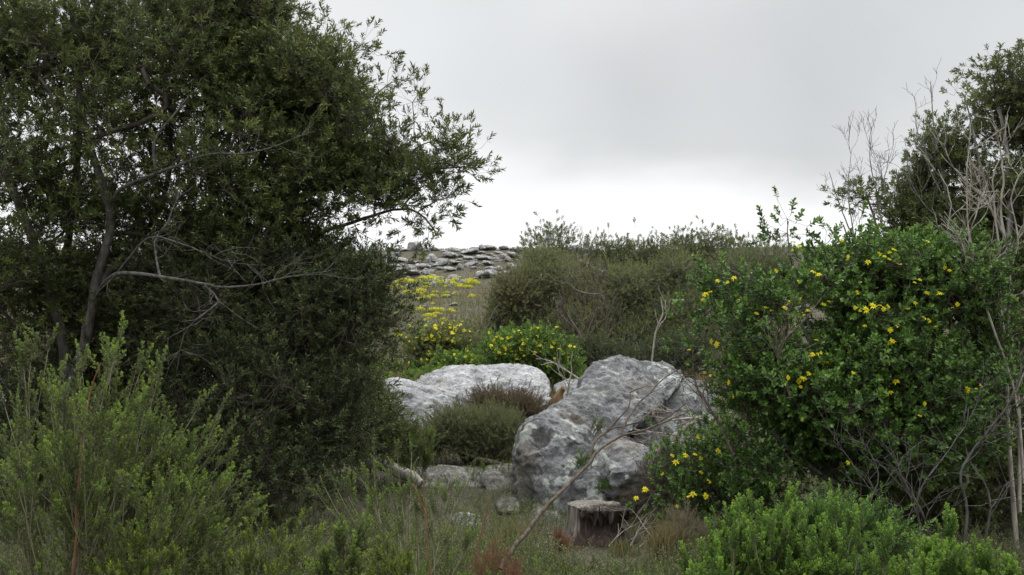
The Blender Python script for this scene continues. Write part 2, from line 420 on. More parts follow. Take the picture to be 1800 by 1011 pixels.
# ------------------------------------------------------------------ rocks
def hull_union_rock(hulls, voxel, seed, amp=0.06, dents=(), cracks=(), pit=0.02, strata=0.0):
    """convex blocks fused by a voxel remesh, then weathered; world coordinates in, world coordinates out"""
    import bmesh
    bm = bmesh.new()
    for pts in hulls:
        vs = [bm.verts.new(tuple(p)) for p in pts]
        r = bmesh.ops.convex_hull(bm, input=vs)
        dead = [e for e in (r['geom_interior'] + r['geom_unused']) if isinstance(e, bmesh.types.BMVert) and e.is_valid]
        if dead: bmesh.ops.delete(bm, geom=list(set(dead)), context='VERTS')
    me = bpy.data.meshes.new('tmp'); bm.to_mesh(me); bm.free()
    o = bpy.data.objects.new('tmp', me); COL.objects.link(o)
    md = o.modifiers.new('r', 'REMESH'); md.mode = 'VOXEL'; md.voxel_size = voxel
    ms = o.modifiers.new('s', 'SMOOTH'); ms.iterations = max(2, int(0.05 / voxel)) ; ms.factor = 0.6
    dg = bpy.context.evaluated_depsgraph_get()
    e = bpy.data.meshes.new_from_object(o.evaluated_get(dg))
    bpy.data.objects.remove(o); bpy.data.meshes.remove(me)
    n = len(e.vertices)
    V = np.empty(n * 3, np.float32); e.vertices.foreach_get('co', V); V = V.reshape(-1, 3).astype(float)
    Nn = np.empty(n * 3, np.float32); e.vertices.foreach_get('normal', Nn); Nn = Nn.reshape(-1, 3).astype(float)
    d = amp * fbm(V * 1.6, seed, 4, .5)
    rg = 1 - np.abs(fbm(V * 4.5 + 5, seed + 11, 3, .55))
    d += amp * .62 * (rg - .8) + amp * .22 * (.8 - np.abs(fbm(V * 9.5 + 3, seed + 13, 3, .55)) - .5)
    pits = np.clip(-.25 - fbm(V * [6, 6, 9], seed + 21, 3), 0, 1)
    d -= pit * 5 * pits
    d += pit * .55 * fbm(V * 22, seed + 31, 3, .6) + pit * 1.3 * fbm(V * 8, seed + 35, 3, .6)
    if strata:
        d += strata * (np.abs(vnoise(V * [1.2, 1.2, 11], seed + 41)) - .4)
    if dents or cracks:
        pu, pv = project(V); front = np.where(Nn[:, 1] < .2)[0]
        def surf(c):                                             # nearest point of the facing surface to a sketched point
            u0, v0 = project(np.asarray(c)[None]); k = np.argmin((pu[front] - u0) ** 2 + (pv[front] - v0) ** 2 + 40 * (V[front, 1] - V[front, 1].min()) ** 2)
            return V[front[k]].copy()
        dents = [(surf(c), r, dep) for c, r, dep in dents]
        cracks = [([surf(c) for c in pl], w, dep) for pl, w, dep in cracks]
    for c, r, dep in dents:
        q = np.linalg.norm(V - np.asarray(c), axis=1) / r
        d -= dep * np.clip(1 - q, 0, 1) ** .8
    for pl, w, dep in cracks:
        pl = catmull(pl, .05); dm = np.full(n, 9.)
        for c in pl: dm = np.minimum(dm, np.linalg.norm(V - c, axis=1))
        d -= dep * np.clip(1 - dm / (w * (1 + .5 * fbm(V * 6, seed + 3, 2))), 0, 1)
    V = V + Nn * d[:, None]
    e.vertices.foreach_set('co', V.astype(np.float32).ravel())
    e.polygons.foreach_set('use_smooth', np.ones(len(e.polygons), bool))
    e.update()
    return e, V
def place_rock(name, e, V, mat, label, cat='boulder', group=None, parent=None):
    base = np.array([V[:, 0].mean(), V[:, 1].mean(), V[:, 2].min()])
    e.vertices.foreach_set('co', (V - base).astype(np.float32).ravel()); e.update()
    e.materials.clear(); e.materials.append(mat)
    e.name = name
    o = bpy.data.objects.new(name, e); COL.objects.link(o); o.location = base
    if label: tag(o, label, cat, group)
    return o
def blk(front, dy, shrink=0.12, down=0.0, drop=0.0):
    """front: (px,py,Y) outline points; adds back points dy metres deeper"""
    pts = [P(*f) for f in front]
    c = np.mean(pts, 0)
    back = [p + np.array([0, dy, -drop]) + (c - p) * [shrink, 0, shrink] for p in pts]
    return pts + back

# main lichen boulder: sloping upper slab, bulging lower body, right-hand lobe, foot lump
h_up = blk([(1050, 648, 11.9), (1078, 637, 12.0), (1125, 634, 12.1), (1168, 638, 12.1), (1200, 648, 12.0), (1206, 664, 11.8),
            (1178, 700, 11.4), (1120, 752, 10.8), (1085, 775, 10.6), (1045, 680, 11.6), (985, 716, 11.1), (938, 742, 10.5), (960, 790, 10.3), (1040, 790, 10.4)], 1.3, .15, drop=.35)
h_body = blk([(936, 742, 10.5), (918, 765, 10.4), (906, 800, 10.35), (904, 850, 10.35), (912, 885, 10.3), (935, 925, 10.0), (990, 940, 9.8),
              (1040, 915, 9.75), (1070, 860, 9.85), (1050, 790, 10.1), (1000, 760, 10.15), (950, 800, 10.0), (960, 880, 9.85)], 1.5, .1)
h_lobe = blk([(1045, 790, 10.2), (1075, 772, 10.4), (1112, 774, 10.4), (1142, 788, 10.3), (1162, 815, 10.15), (1166, 870, 10.1), (1150, 930, 10.0),
              (1060, 930, 9.8), (1080, 830, 9.55), (1120, 825, 9.5), (1140, 860, 9.5)], 1.1, .1)
h_foot = blk([(1022, 850, 9.7), (1045, 828, 9.75), (1062, 845, 9.7), (1068, 880, 9.65), (1040, 900, 9.6), (1012, 880, 9.65)], .6, .1)
dents = [(P(938, 775, 10.2), .17, .16), (P(952, 765, 10.25), .10, .10), (P(986, 752, 10.3), .06, .10), (P(925, 870, 10.05), .22, .10), (P(1040, 728, 11.0), .16, .07),
         (P(1012, 745, 10.6), .13, .05), (P(1050, 770, 10.2), .12, .10), (P(1120, 690, 11.6), .28, .06), (P(1000, 890, 9.8), .16, .08), (P(1068, 850, 9.85), .10, .12),
         (P(1135, 655, 11.9), .12, .05), (P(1080, 655, 11.8), .10, .05), (P(1105, 830, 9.9), .12, .04)]
cr = [([P(1100, 745, 10), P(1130, 715, 10), P(1160, 690, 10), P(1195, 668, 10)], .03, .03), ([P(985, 716, 10), P(1010, 735, 10), P(1040, 750, 10), P(1060, 775, 10)], .035, .045), ([P(960, 900, 10), P(985, 860, 10), P(990, 820, 10)], .03, .03), ([P(1070, 790, 10.1), P(1066, 830, 9.9), P(1072, 880, 9.85)], .045, .10),
      ([P(912, 800, 10.2), P(925, 785, 10.2), P(935, 765, 10.3), P(960, 752, 10.35)], .04, .06)]
e, V = hull_union_rock([h_up, h_body, h_lobe, h_foot], .017, 4, .12, dents, cr, .022)
place_rock('boulder', e, V, M['rock'], 'large grey lichened boulder with a sloping top, behind the tree stump')

h = blk([(1188, 682, 12.2), (1208, 668, 12.5), (1246, 676, 12.5), (1262, 700, 12.3), (1256, 800, 11.9), (1200, 860, 11.5), (1120, 880, 11.2), (1112, 768, 11.4), (1150, 730, 11.8)], 1.0, .1)
e, V = hull_union_rock([h], .022, 14, .05, (), (), .02)
place_rock('boulder', e, V, M['rock'], 'grey rock slab split by a dark crack from the right flank of the largest boulder')

h1 = blk([(728, 668, 15.6), (750, 652, 16.0), (795, 645, 16.4), (870, 645, 16.5), (930, 646, 16.5), (955, 655, 16.2), (968, 675, 15.8), (966, 710, 15.4), (930, 740, 15.2),
          (850, 740, 15.1), (790, 735, 15.1), (745, 700, 15.3), (850, 675, 15.5)], 1.4, .12)
e, V = hull_union_rock([h1], .024, 22, .09, [(P(752, 672, 15.5), .22, .08), (P(950, 690, 15.4), .2, .07), (P(840, 668, 15.7), .25, .06)], (), .02)
place_rock('boulder', e, V, M['rock_white'], 'long whitish boulder with a flat pale top below the yellow flowering bush')
h1 = blk([(672, 672, 15.0), (700, 668, 15.2), (735, 674, 15.3), (770, 682, 15.2), (803, 695, 15.0), (800, 725, 14.7), (770, 750, 14.4), (735, 760, 14.4), (690, 720, 14.6), (740, 700, 14.6)], 1.0, .12)
e, V = hull_union_rock([h1], .022, 33, .07, (), [([P(745, 686, 15.0), P(775, 690, 14.9), P(800, 700, 14.8)], .05, .07)], .02)
place_rock('boulder', e, V, M['rock_white'], 'low whitish boulder against the left end of the long pale boulder')
h1 = blk([(975, 680, 15.0), (1000, 668, 15.3), (1040, 668, 15.3), (1060, 680, 15.0), (1050, 720, 14.6), (985, 720, 14.6)], .7, .1)
e, V = hull_union_rock([h1], .025, 35, .05)
place_rock('boulder', e, V, M['rock'], 'small grey rock between the long pale boulder and the largest boulder')

# stones of the low ledge on the left of the main boulder
for (fr, dy, sd_, mat, lab) in [
    ([(868, 890, 9.9), (880, 876, 10.1), (905, 876, 10.1), (918, 888, 9.9), (916, 903, 9.7), (872, 902, 9.7)], .35, 51, 'rock_flat', 'small rounded grey stone on the ground beside the left foot of the largest boulder'),
    ([(848, 832, 11.1), (868, 826, 11.4), (906, 828, 11.4), (912, 850, 11.0), (908, 876, 10.8), (862, 874, 10.8), (846, 850, 11.0)], .7, 52, 'rock_flat', 'flat topped block of stone touching the left side of the largest boulder'),
    ([(775, 835, 11.3), (800, 827, 11.5), (850, 830, 11.5), (858, 845, 11.2), (850, 868, 11.0), (790, 868, 11.0)], .6, 53, 'rock_flat', 'long flat grey stone in the middle of the low stone ledge'),
    ([(712, 838, 11.3), (735, 829, 11.4), (780, 828, 11.5), (797, 840, 11.2), (795, 858, 11.0), (740, 866, 10.9), (715, 855, 11.0)], .6, 54, 'rock_flat', 'rounded grey stone at the right end of the weathered log'),
    ([(790, 915, 9.3), (815, 908, 9.4), (845, 915, 9.3), (848, 928, 9.2), (800, 930, 9.2)], .3, 55, 'rock', 'small pale lichened stone half sunk among the low plants'),
    ([(985, 1003, 8.0), (1010, 992, 8.15), (1050, 985, 8.2), (1100, 990, 8.15), (1120, 1003, 8.0), (1100, 1012, 7.9), (1000, 1012, 7.9)], .4, 56, 'rock_flat', 'low mossy flat stone in the grass in front of the stump'),
    ([(1010, 975, 8.3), (1035, 962, 8.5), (1062, 968, 8.4), (1060, 985, 8.3), (1020, 988, 8.3)], .25, 57, 'rock_flat', 'small dark stone at the foot of the stump'),
    ([(928, 920, 9.35), (945, 893, 9.5), (985, 905, 9.4), (1005, 950, 9.25), (985, 975, 9.1), (935, 955, 9.2)], .5, 58, 'rock_flat', 'brown grey stone leaning at the foot of the largest boulder beside the bare branch')]:
    e, V = hull_union_rock([blk(fr, dy, .15)], .014, sd_, .035, (), (), .010)
    place_rock('stone', e, V, M[mat], lab, 'stone')
for i, (cx, cy, w, hh, Y, lab) in enumerate([
    (60, 690, 90, 60, 13.5, 'white rock glimpsed behind the feathery green shrub at the far left'),
    (190, 680, 60, 50, 14, 'pale rock glimpsed between stems left of the dark undergrowth'),
    (330, 670, 50, 40, 14.5, 'small white rock glimpsed through the dark undergrowth')]):
    e, V = hull_union_rock([blk([(cx - w, cy + hh, Y - .3), (cx - w, cy, Y), (cx - w * .5, cy - hh * .6, Y + .2), (cx + w * .5, cy - hh * .6, Y + .2), (cx + w, cy, Y), (cx + w, cy + hh, Y - .3)], 1, .1)], .035, 60 + i, .08)
    place_rock('boulder', e, V, M['rock_white'], lab)

# hillside rocks: eight shapes, copied
hill_shapes = []
for k in range(8):
    r2 = np.random.default_rng(100 + k)
    w, dd, hh = 1.0, .7 + .4 * r2.random(), (.30 if k < 5 else .62) * (.8 + .4 * r2.random())
    pts = []
    for _ in range(18):
        t = r2.random() * 2 * math.pi; rr = .8 + .2 * r2.random()
        pts.append([math.cos(t) * w * rr, math.sin(t) * dd * rr, (r2.random() * 1.3 - .5) * hh])
    for _ in range(8):
        t = r2.random() * 2 * math.pi; rr = .55 * r2.random() + .2
        pts.append([math.cos(t) * w * rr, math.sin(t) * dd * rr, hh * (.9 + .15 * r2.random())])
    e, V = hull_union_rock([np.array(pts)], .07, 200 + k, .12, (), (), .03, .04)
    e.materials.clear(); e.materials.append(M['rock_hill']); e.name = 'hillside_rock'
    hill_shapes.append(e)
def hill_rock(px, py, size, kind, label, group):
    p = hit(px, py, 22)
    if p is None: return
    o = bpy.data.objects.new('hillside_rock', hill_shapes[kind]); COL.objects.link(o)
    s = size * p[1] / F_PX / 2
    o.location = p + [0, 0, .06 * s]
    o.scale = (s, s * (.8 + .4 * rng.random()), s * (.95 + .5 * rng.random()))
    o.rotation_euler = ((rng.random() - .5) * .3, (rng.random() - .5) * .5, (rng.random() - .5) * .5 + (math.pi if rng.random() < .5 else 0))
    tag(o, label, 'rock', group)
_cr = {}
def crest(px):
    k = int(px // 12)
    if k not in _cr: _cr[k] = _crest(k * 12 + 6)
    return _cr[k]
def _crest(px):
    for py in range(400, 520):
        if hit(px, py, 22) is not None: return py
    return 440
ORD = ['first', 'second', 'third', 'fourth', 'fifth', 'sixth', 'seventh', 'eighth', 'ninth', 'tenth', 'eleventh', 'twelfth', 'thirteenth', 'fourteenth', 'fifteenth', 'sixteenth', 'seventeenth',
       'eighteenth', 'nineteenth', 'twentieth', 'twenty-first', 'twenty-second', 'twenty-third', 'twenty-fourth', 'twenty-fifth', 'twenty-sixth', 'twenty-seventh', 'twenty-eighth']
ROWS = ['on the skyline of the hill', 'just under the skyline', 'in the third row from the skyline', 'in the fourth row from the skyline', 'in the middle row of the hill ledges',
        'in the sixth row from the skyline', 'in the third lowest ledge row', 'in the second lowest ledge row', 'in the lowest ledge row']
spots = []
sizes = sorted(np.clip(rng.lognormal(2.72, .50, 290), 8, 44), reverse=True)    # the big ones first, the small ones between
for size in sizes:
    for _ in range(40):
        f = rng.random() ** 1.1; x = rng.uniform(545, 915); y = crest(x) + (0 if f < .12 else 2) + f * (58 + 8 * math.sin(x * .05))
        if all(abs(x - a) > .40 * (size + c_) or abs(y - b) > .15 * (size + c_) for a, b, c_ in spots):
            spots.append((x, y, size)); break
spots = [q for q in spots if vnoise(np.array([q[0] * .022, q[1] * .06, 0.]), 77) > -.42]   # scrubby gaps between the outcrops
spots.sort(key=lambda q: q[1] - crest(q[0])); nrow = 9
for row in range(nrow):
    part_ = sorted(spots[row * len(spots) // nrow:(row + 1) * len(spots) // nrow])
    for c, (x, y, size) in enumerate(part_):
        kind = int(rng.integers(5, 8)) if rng.random() < .2 else int(rng.integers(0, 5))
        hill_rock(x, y, size * 1.15, kind, ('thin flat' if kind < 5 else 'blocky') + ' pale rock ' + ROWS[row] + ', ' + ORD[min(c, 27)] + ' from the left', 'rocks of the ledges under the hill crest')
for (px, py, s, k, lab) in [
    (675, 504, 26, 6, 'squat grey boulder among yellow shrubs at the left of the hillside'), (717, 507, 26, 3, 'long low grey rock among the upper yellow shrubs on the hillside'),
    (762, 505, 20, 5, 'small grey rock right of the long low one among the upper yellow shrubs'), (786, 523, 20, 6, 'grey rock at the right of the hillside yellow shrubs'),
    (802, 518, 14, 5, 'small pale rock by the edge of the thicket on the hillside'), (730, 528, 22, 2, 'pale flat rock in the dry grass in the middle of the hillside'),
    (744, 540, 16, 1, 'thin pale rock below the flat one on the open hillside'), (797, 538, 18, 4, 'thin flat pale rock beside the thicket'),
    (752, 575, 22, 7, 'rounded whitish rock low on the hillside above the yellow flowered bush'), (700, 574, 18, 6, 'white pointed rock low on the hillside beside the dark tree'),
    (706, 520, 10, 5, 'little pale stone left of the flat rock on the open hillside'), (665, 512, 12, 5, 'little grey stone below the squat grey boulder')]:
    hill_rock(px, py, s, k, lab, 'rocks on the open hillside')

# ------------------------------------------------------------------ leaf and sprig templates
def leaf(Lf, W, fold=.25, curl=.15, round_=False):
    """one leaf along +x, face up +z"""
    if round_:
        V = np.array([[0, 0, 0], [Lf * .35, W * .42, fold * W * .4], [Lf * .75, W * .5, fold * W * .4 - curl * Lf * .4], [Lf, 0, -curl * Lf],
                      [Lf * .75, -W * .5, fold * W * .4 - curl * Lf * .4], [Lf * .35, -W * .42, fold * W * .4]])
        return V, np.array([[0, 1, 2, 3], [3, 4, 5, 0]])
    V = np.array([[0, 0, 0], [Lf * .55, W * .5, fold * W * .5], [Lf, 0, -curl * Lf], [Lf * .55, -W * .5, fold * W * .5]])
    return V, np.array([[0, 3, 2, 1]])
def rotm(axis, a):
    x, y, z = axis; c, s = math.cos(a), math.sin(a); C = 1 - c
    return np.array([[x * x * C + c, x * y * C - z * s, x * z * C + y * s], [y * x * C + z * s, y * y * C + c, y * z * C - x * s], [z * x * C - y * s, z * y * C + x * s, z * z * C + c]])
def sprig(seed, n=14, L=.17, leaf_l=.055, leaf_w=.014, ang=50, tip=.6, round_=False, base=.25, twig_r=.0016, vmean=.45, vsd=.22, tipv=.15):
    """a twig along +z with leaves spiralled round it"""
    r = np.random.default_rng(seed); VV = []; FF = []; AA = []; k = 0
    bend = r.normal(size=2) * .12 * L
    def ax(t): return np.array([bend[0] * t * t, bend[1] * t * t, L * t])
    for i in range(n):
        t = base + (1 - base) * (i + .5) / n
        t = min(1, t ** tip if tip < 1 else t)
        a = i * 2.4 + r.normal() * .3
        el = math.radians(90 - ang * (1.15 - .55 * t) + r.normal() * 9)
        s = (1.05 - .35 * abs(t - .6)) * (.8 + .35 * r.random())
        V, Fc = leaf(leaf_l * s, leaf_w * s, .3, .12 + .1 * r.random(), round_)
        V = V @ rotm((1, 0, 0), r.normal() * .5).T
        V = V @ rotm((0, 1, 0), -el).T
        V = V @ rotm((0, 0, 1), a).T + ax(t)
        VV.append(V); FF.append(Fc + k); k += len(V)
        AA.append(np.full(len(V), np.clip(r.normal(vmean, vsd) + tipv * (t - .5), 0, 1)))
    out = [(np.concatenate(VV), np.concatenate(FF), np.concatenate(AA), 0)]
    if twig_r:
        g = Geo(); ps = np.array([ax(t) for t in (0, .5, 1)])
        segs(g, ps[:-1], ps[1:], twig_r, twig_r * .7, 3)
        out.append((g.v[0], g.f[0], np.zeros(len(g.v[0])), 1))
    return out
def plume(seed, L=.24, n_side=12, side_l=.05, leaves=7, leaf_l=.013, leaf_w=.0045, ang=38, stem_r=.0018, grad=.7):
    """a fine leafy shoot: short side shoots set with tiny leaves, brighter towards the tip"""
    r = np.random.default_rng(seed); VV = []; FF = []; AA = []; k = 0
    bend = r.normal(size=2) * .10 * L
    def ax(t): return np.array([bend[0] * t * t, bend[1] * t * t, L * t])
    sa, sb = [], []
    for i in range(n_side + 1):
        t = .12 + .88 * (i / n_side)
        a = i * 2.4 + r.normal() * .4
        an = math.radians(ang * (1.1 - .5 * t) + r.normal() * 6) if i < n_side else 0
        d = np.array([math.sin(an) * math.cos(a), math.sin(an) * math.sin(a), math.cos(an)])
        sl = side_l * (1.1 - .55 * t) * (.75 + .5 * r.random()); p0 = ax(t)
        sa.append(p0); sb.append(p0 + d * sl)
        Rf = frames(d[None])[0]
        for j in range(leaves):
            u = .25 + .8 * (j + .5) / leaves
            V, Fc = leaf(leaf_l * (1.1 - .3 * u) * (.8 + .4 * r.random()), leaf_w, .1, .0)
            V = V @ rotm((1, 0, 0), r.random() * 3).T @ rotm((0, 1, 0), -math.radians(50 + r.normal() * 12)).T @ rotm((0, 0, 1), j * 2.4 + r.normal() * .3).T
            VV.append(V @ Rf.T + p0 + d * sl * u); FF.append(Fc + k); k += len(V)
            AA.append(np.full(len(V), np.clip(.15 + grad * t * (.5 + .5 * u) + r.normal() * .10, 0, 1)))
    g = Geo(); sa.append(ax(0)); sb.append(ax(.5)); sa.append(ax(.5)); sb.append(ax(1))
    segs(g, np.array(sa), np.array(sb), stem_r * .7, stem_r * .5, 3)
    return [(np.concatenate(VV), np.concatenate(FF), np.concatenate(AA), 0), (g.v[0], g.f[0], np.zeros(len(g.v[0])), 1)]

SP = {
    'tree': [sprig(i, 15, .17, .058, .0145, 48) for i in range(7)],
    'tree_small': [sprig(20 + i, 14, .13, .036, .010, 52) for i in range(6)],
    'right': [sprig(40 + i, 14, .15, .055, .0165, 55, .5) for i in range(6)],
    'round': [sprig(60 + i, 15, .13, .042, .021, 55, .8, True, .15, .0026, .45, .25, .3) for i in range(7)],
    'round_far': [sprig(80 + i, 12, .16, .055, .030, 58, .8, False, .15, .0026, .5, .25, .3) for i in range(5)],
    'thicket': [sprig(100 + i, 18, .19, .050, .019, 55, .9, False, .1, .0035, .5, .28) for i in range(6)],
    'skyline': [sprig(120 + i, 12, .24, .075, .024, 50, .55, False, .3, .004) for i in range(5)],
    'plume': [plume(140 + i, .20, 13, .040, 9, .0165, .0065, 32, .0013, .85) for i in range(6)],
    'heath': [plume(160 + i, .15, 16, .036, 9, .0135, .0058, 30, .0012, .85) for i in range(6)],
    'bushy': [sprig(180 + i, 20, .11, .024, .0095, 45, .8, False, .1, .0014, .45, .2, .45) for i in range(6)],
    'grey': [sprig(200 + i, 16, .14, .024, .010, 55, 1.0, False, .05, .0015, .5, .3) for i in range(6)],
    'rust': [plume(220 + i, .20, 14, .06, 3, .012, .003, 45, .0018) for i in range(4)],
}

def put_sprigs(g, key, pos, dirs, scale, vshift=None):
    tm = SP[key]; n = len(pos); which = rng.integers(0, len(tm), n)
    R = frames(dirs, rng.random(n) * 6.283)
    scale = np.broadcast_to(scale, (n,))
    for k in range(len(tm)):
        m = which == k
        if m.any(): inst(g, tm[k], pos[m], R[m], scale[m], None, None if vshift is None else vshift[m])

# ------------------------------------------------------------------ tree builder
class Skel:
    def __init__(s, cap=60000):
        s.p = np.zeros((cap, 3)); s.par = np.full(cap, -1); s.n = 0; s.r = np.zeros(cap); s.d = np.zeros((cap, 3)); s.w = np.zeros(cap)
        s.fix = np.zeros(cap, bool)
    def add(s, p, par, r=0., fix=False):
        i = s.n; s.p[i] = p; s.par[i] = par; s.r[i] = r; s.fix[i] = fix
        s.d[i] = unit(s.p[i] - s.p[par]) if par >= 0 else (0, 0, 1)
        s.n += 1; return i
    def limb(s, pts, r0, r1):
        pts = catmull(pts, .12)
        if s.n: par = int(np.argmin(np.linalg.norm(s.p[:s.n] - pts[0], axis=1)))
        else: par = -1
        for k, q in enumerate(pts):
            par = s.add(q, par, r0 + (r1 - r0) * k / (len(pts) - 1), True)
        return pts
    def grow(s, tgt, step=.12, wig=.02):
        d = tgt - s.p[:s.n]; L0 = np.linalg.norm(d, axis=1)
        c = L0 * (1.25 - .25 * np.sum(d * s.d[:s.n], 1) / np.maximum(L0, 1e-6))
        i = int(np.argmin(c)); L_ = L0[i]
        if L_ < .03: return i
        mid = s.p[i] + (unit(s.d[i] + [0, 0, .2]) * .5 + unit(tgt - s.p[i]) * .5) * L_ * .5
        n = max(1, int(L_ / step)); par = i
        for k in range(1, n + 1):
            t = k / n
            q = (1 - t) ** 2 * s.p[i] + 2 * t * (1 - t) * mid + t * t * tgt
            if k < n: q = q + rng.normal(size=3) * wig
            par = s.add(q, par)
        return par

def inside_pts(blobs, n, gap_seed=1, gap=-.1, gscale=1.6):
    """n points spread through a union of blobs (px, py, rx, ry, Y, rY), leaving noise gaps"""
    B = []; W = []
    for (px, py, rx, ry, Y, ry_m) in blobs:
        c = P(px, py, Y); k = Y / F_PX
        B.append((c, np.array([rx * k, ry_m, ry * k]))); W.append(rx * ry * k * k * ry_m)
    W = np.array(W) ** .85; W /= W.sum(); out = []; tries = 0
    while len(out) < n and tries < n * 40:
        tries += 1
        c, r = B[rng.choice(len(B), p=W)]
        u = rng.normal(size=3); u = u / np.linalg.norm(u) * rng.random() ** (1 / 2.2)
        q = c + u * r
        if vnoise(q * gscale, gap_seed) * .6 + vnoise(q * gscale * 2.6, gap_seed + 5) * .4 < gap: continue
        if q[2] < H(q[0], q[1]) + .05: continue
        out.append(q)
    return np.array(out)

def tree(name, label, cat, limbs, blobs, n, key, leaf_m, bark_m, twig_m, per=8, rc=.14, sc=1.0, gap=-.1, seed=1, up=.5, group=None,
         r0=.0028, gscale=1.6, extra_pts=None, outline=True, trunk_n=1, dense_leaves=True, base=None, part='crown', bare=(), bare_m=None):
    """limbs: list of (points px,py,Y, r0, r1); the first trunk_n make the trunk, every other is a branch"""
    L3 = [([P(*q) for q in pts], a, b) for pts, a, b in limbs]
    base = np.array(L3[0][0][0]) if base is None else base
    base = np.array([base[0], base[1], min(base[2], float(H(base[0], base[1])))])
    L3[0][0][0] = base.copy()
    T = thing(name, base, label, cat, group)
    S = Skel()
    g = Geo()
    for i, (pts, a, b) in enumerate(L3):
        if i: # start each branch on the skeleton already there
            j = int(np.argmin(np.linalg.norm(S.p[:S.n] - pts[0], axis=1)))
            if np.linalg.norm(S.p[j] - pts[0]) < .9: pts[0] = S.p[j].copy()
        q = S.limb(pts, a, b)
        q = q + np.cumsum(rng.normal(size=q.shape) * .004, 0)
        rad = np.linspace(a, b, len(q)) * (1 + (.25 if i == 0 else 0) * np.exp(-np.arange(len(q)) * .5))
        if i < trunk_n:
            tube(g, q - base, rad, 9, 0, rough=.18, seed=seed + i)
            if i == trunk_n - 1: obj('trunk', (g, [bark_m]), T); g = Geo()
        else:
            gb = Geo(); tube(gb, q - base, rad, 7, 0, rough=.12, seed=seed + i)
            if i in bare:                                        # bare side twigs on the exposed limbs
                for _ in range(16):
                    k = min(int(len(q) * (.2 + .78 * rng.random())), len(q) - 2); d = unit(unit(q[k + 1] - q[k]) + rng.normal(size=3) * .8)
                    l_ = .15 + .35 * rng.random(); pp = [q[k]]
                    for _2 in range(6): d = unit(d + rng.normal(size=3) * .22); pp.append(pp[-1] + d * l_ / 6)
                    pp = np.array(pp); rd = np.linspace(.004, .0014, 7); segs(gb, pp[:-1] - base, pp[1:] - base, rd[:-1], rd[1:], 4)
                    k = int(rng.integers(2, 5)); d = unit(d + rng.normal(size=3) * .9); e_ = pp[k] + d * l_ * .4
                    segs(gb, pp[k:k + 1] - base, e_[None] - base, .002, .0012, 4)
            obj('branch', (gb, [M[bare_m] if bare_m else bark_m]), T)
    C = inside_pts(blobs, n, seed, gap, gscale)
    if extra_pts is not None: C = np.vstack([C, extra_pts])
    C = C[np.argsort(np.linalg.norm(C - base, axis=1))]
    ends = []
    for c in C: ends.append(S.grow(c))
    w = np.zeros(S.n)
    for e_ in ends: w[e_] += 1
    for i in range(S.n - 1, 0, -1):
        if S.par[i] >= 0: w[S.par[i]] += w[i]
    r = np.where(S.fix[:S.n], S.r[:S.n], r0 * np.maximum(w, 1) ** .45)
    r = np.minimum(r, .045)
    idx = np.array([i for i in range(S.n) if not S.fix[i]])
    gt = Geo()
    if len(idx):
        pa = S.par[idx]; ra = np.minimum(r[pa], r[idx] * 1.35)
        segs(gt, S.p[pa] - base, S.p[idx] - base, ra, r[idx], 5)
        obj('twigs', (gt, [twig_m]), T)
    ends = np.array(ends)
    cdir = S.d[ends]
    n_ = len(C) * per
    pos = np.repeat(S.p[ends], per, 0) + rng.normal(size=(n_, 3)) * rc * [1, 1, .8]
    off = pos - np.repeat(S.p[ends], per, 0)
    dirs = unit(np.repeat(cdir, per, 0) * .5 + off / rc * .55 + [0, 0, up] + rng.normal(size=(n_, 3)) * .35)
    ok = pos[:, 2] > H(pos[:, 0], pos[:, 1]) + .02
    pos, dirs = pos[ok], dirs[ok]
    gc = Geo()
    # short twig from the clump centre to each sprig
    cen = np.repeat(S.p[ends], per, 0)[ok]
    segs(gc, cen - base, pos - base, .0018, .0014, 3, 0, 1)
    vs = np.repeat(rng.normal(size=len(C)) * .18, per)[ok]
    put_sprigs(gc, key, pos - base, dirs, sc * (.75 + .5 * rng.random(len(pos))), vs)
    obj(part, (gc, [leaf_m, twig_m]), T)
    return T, pos, base, S

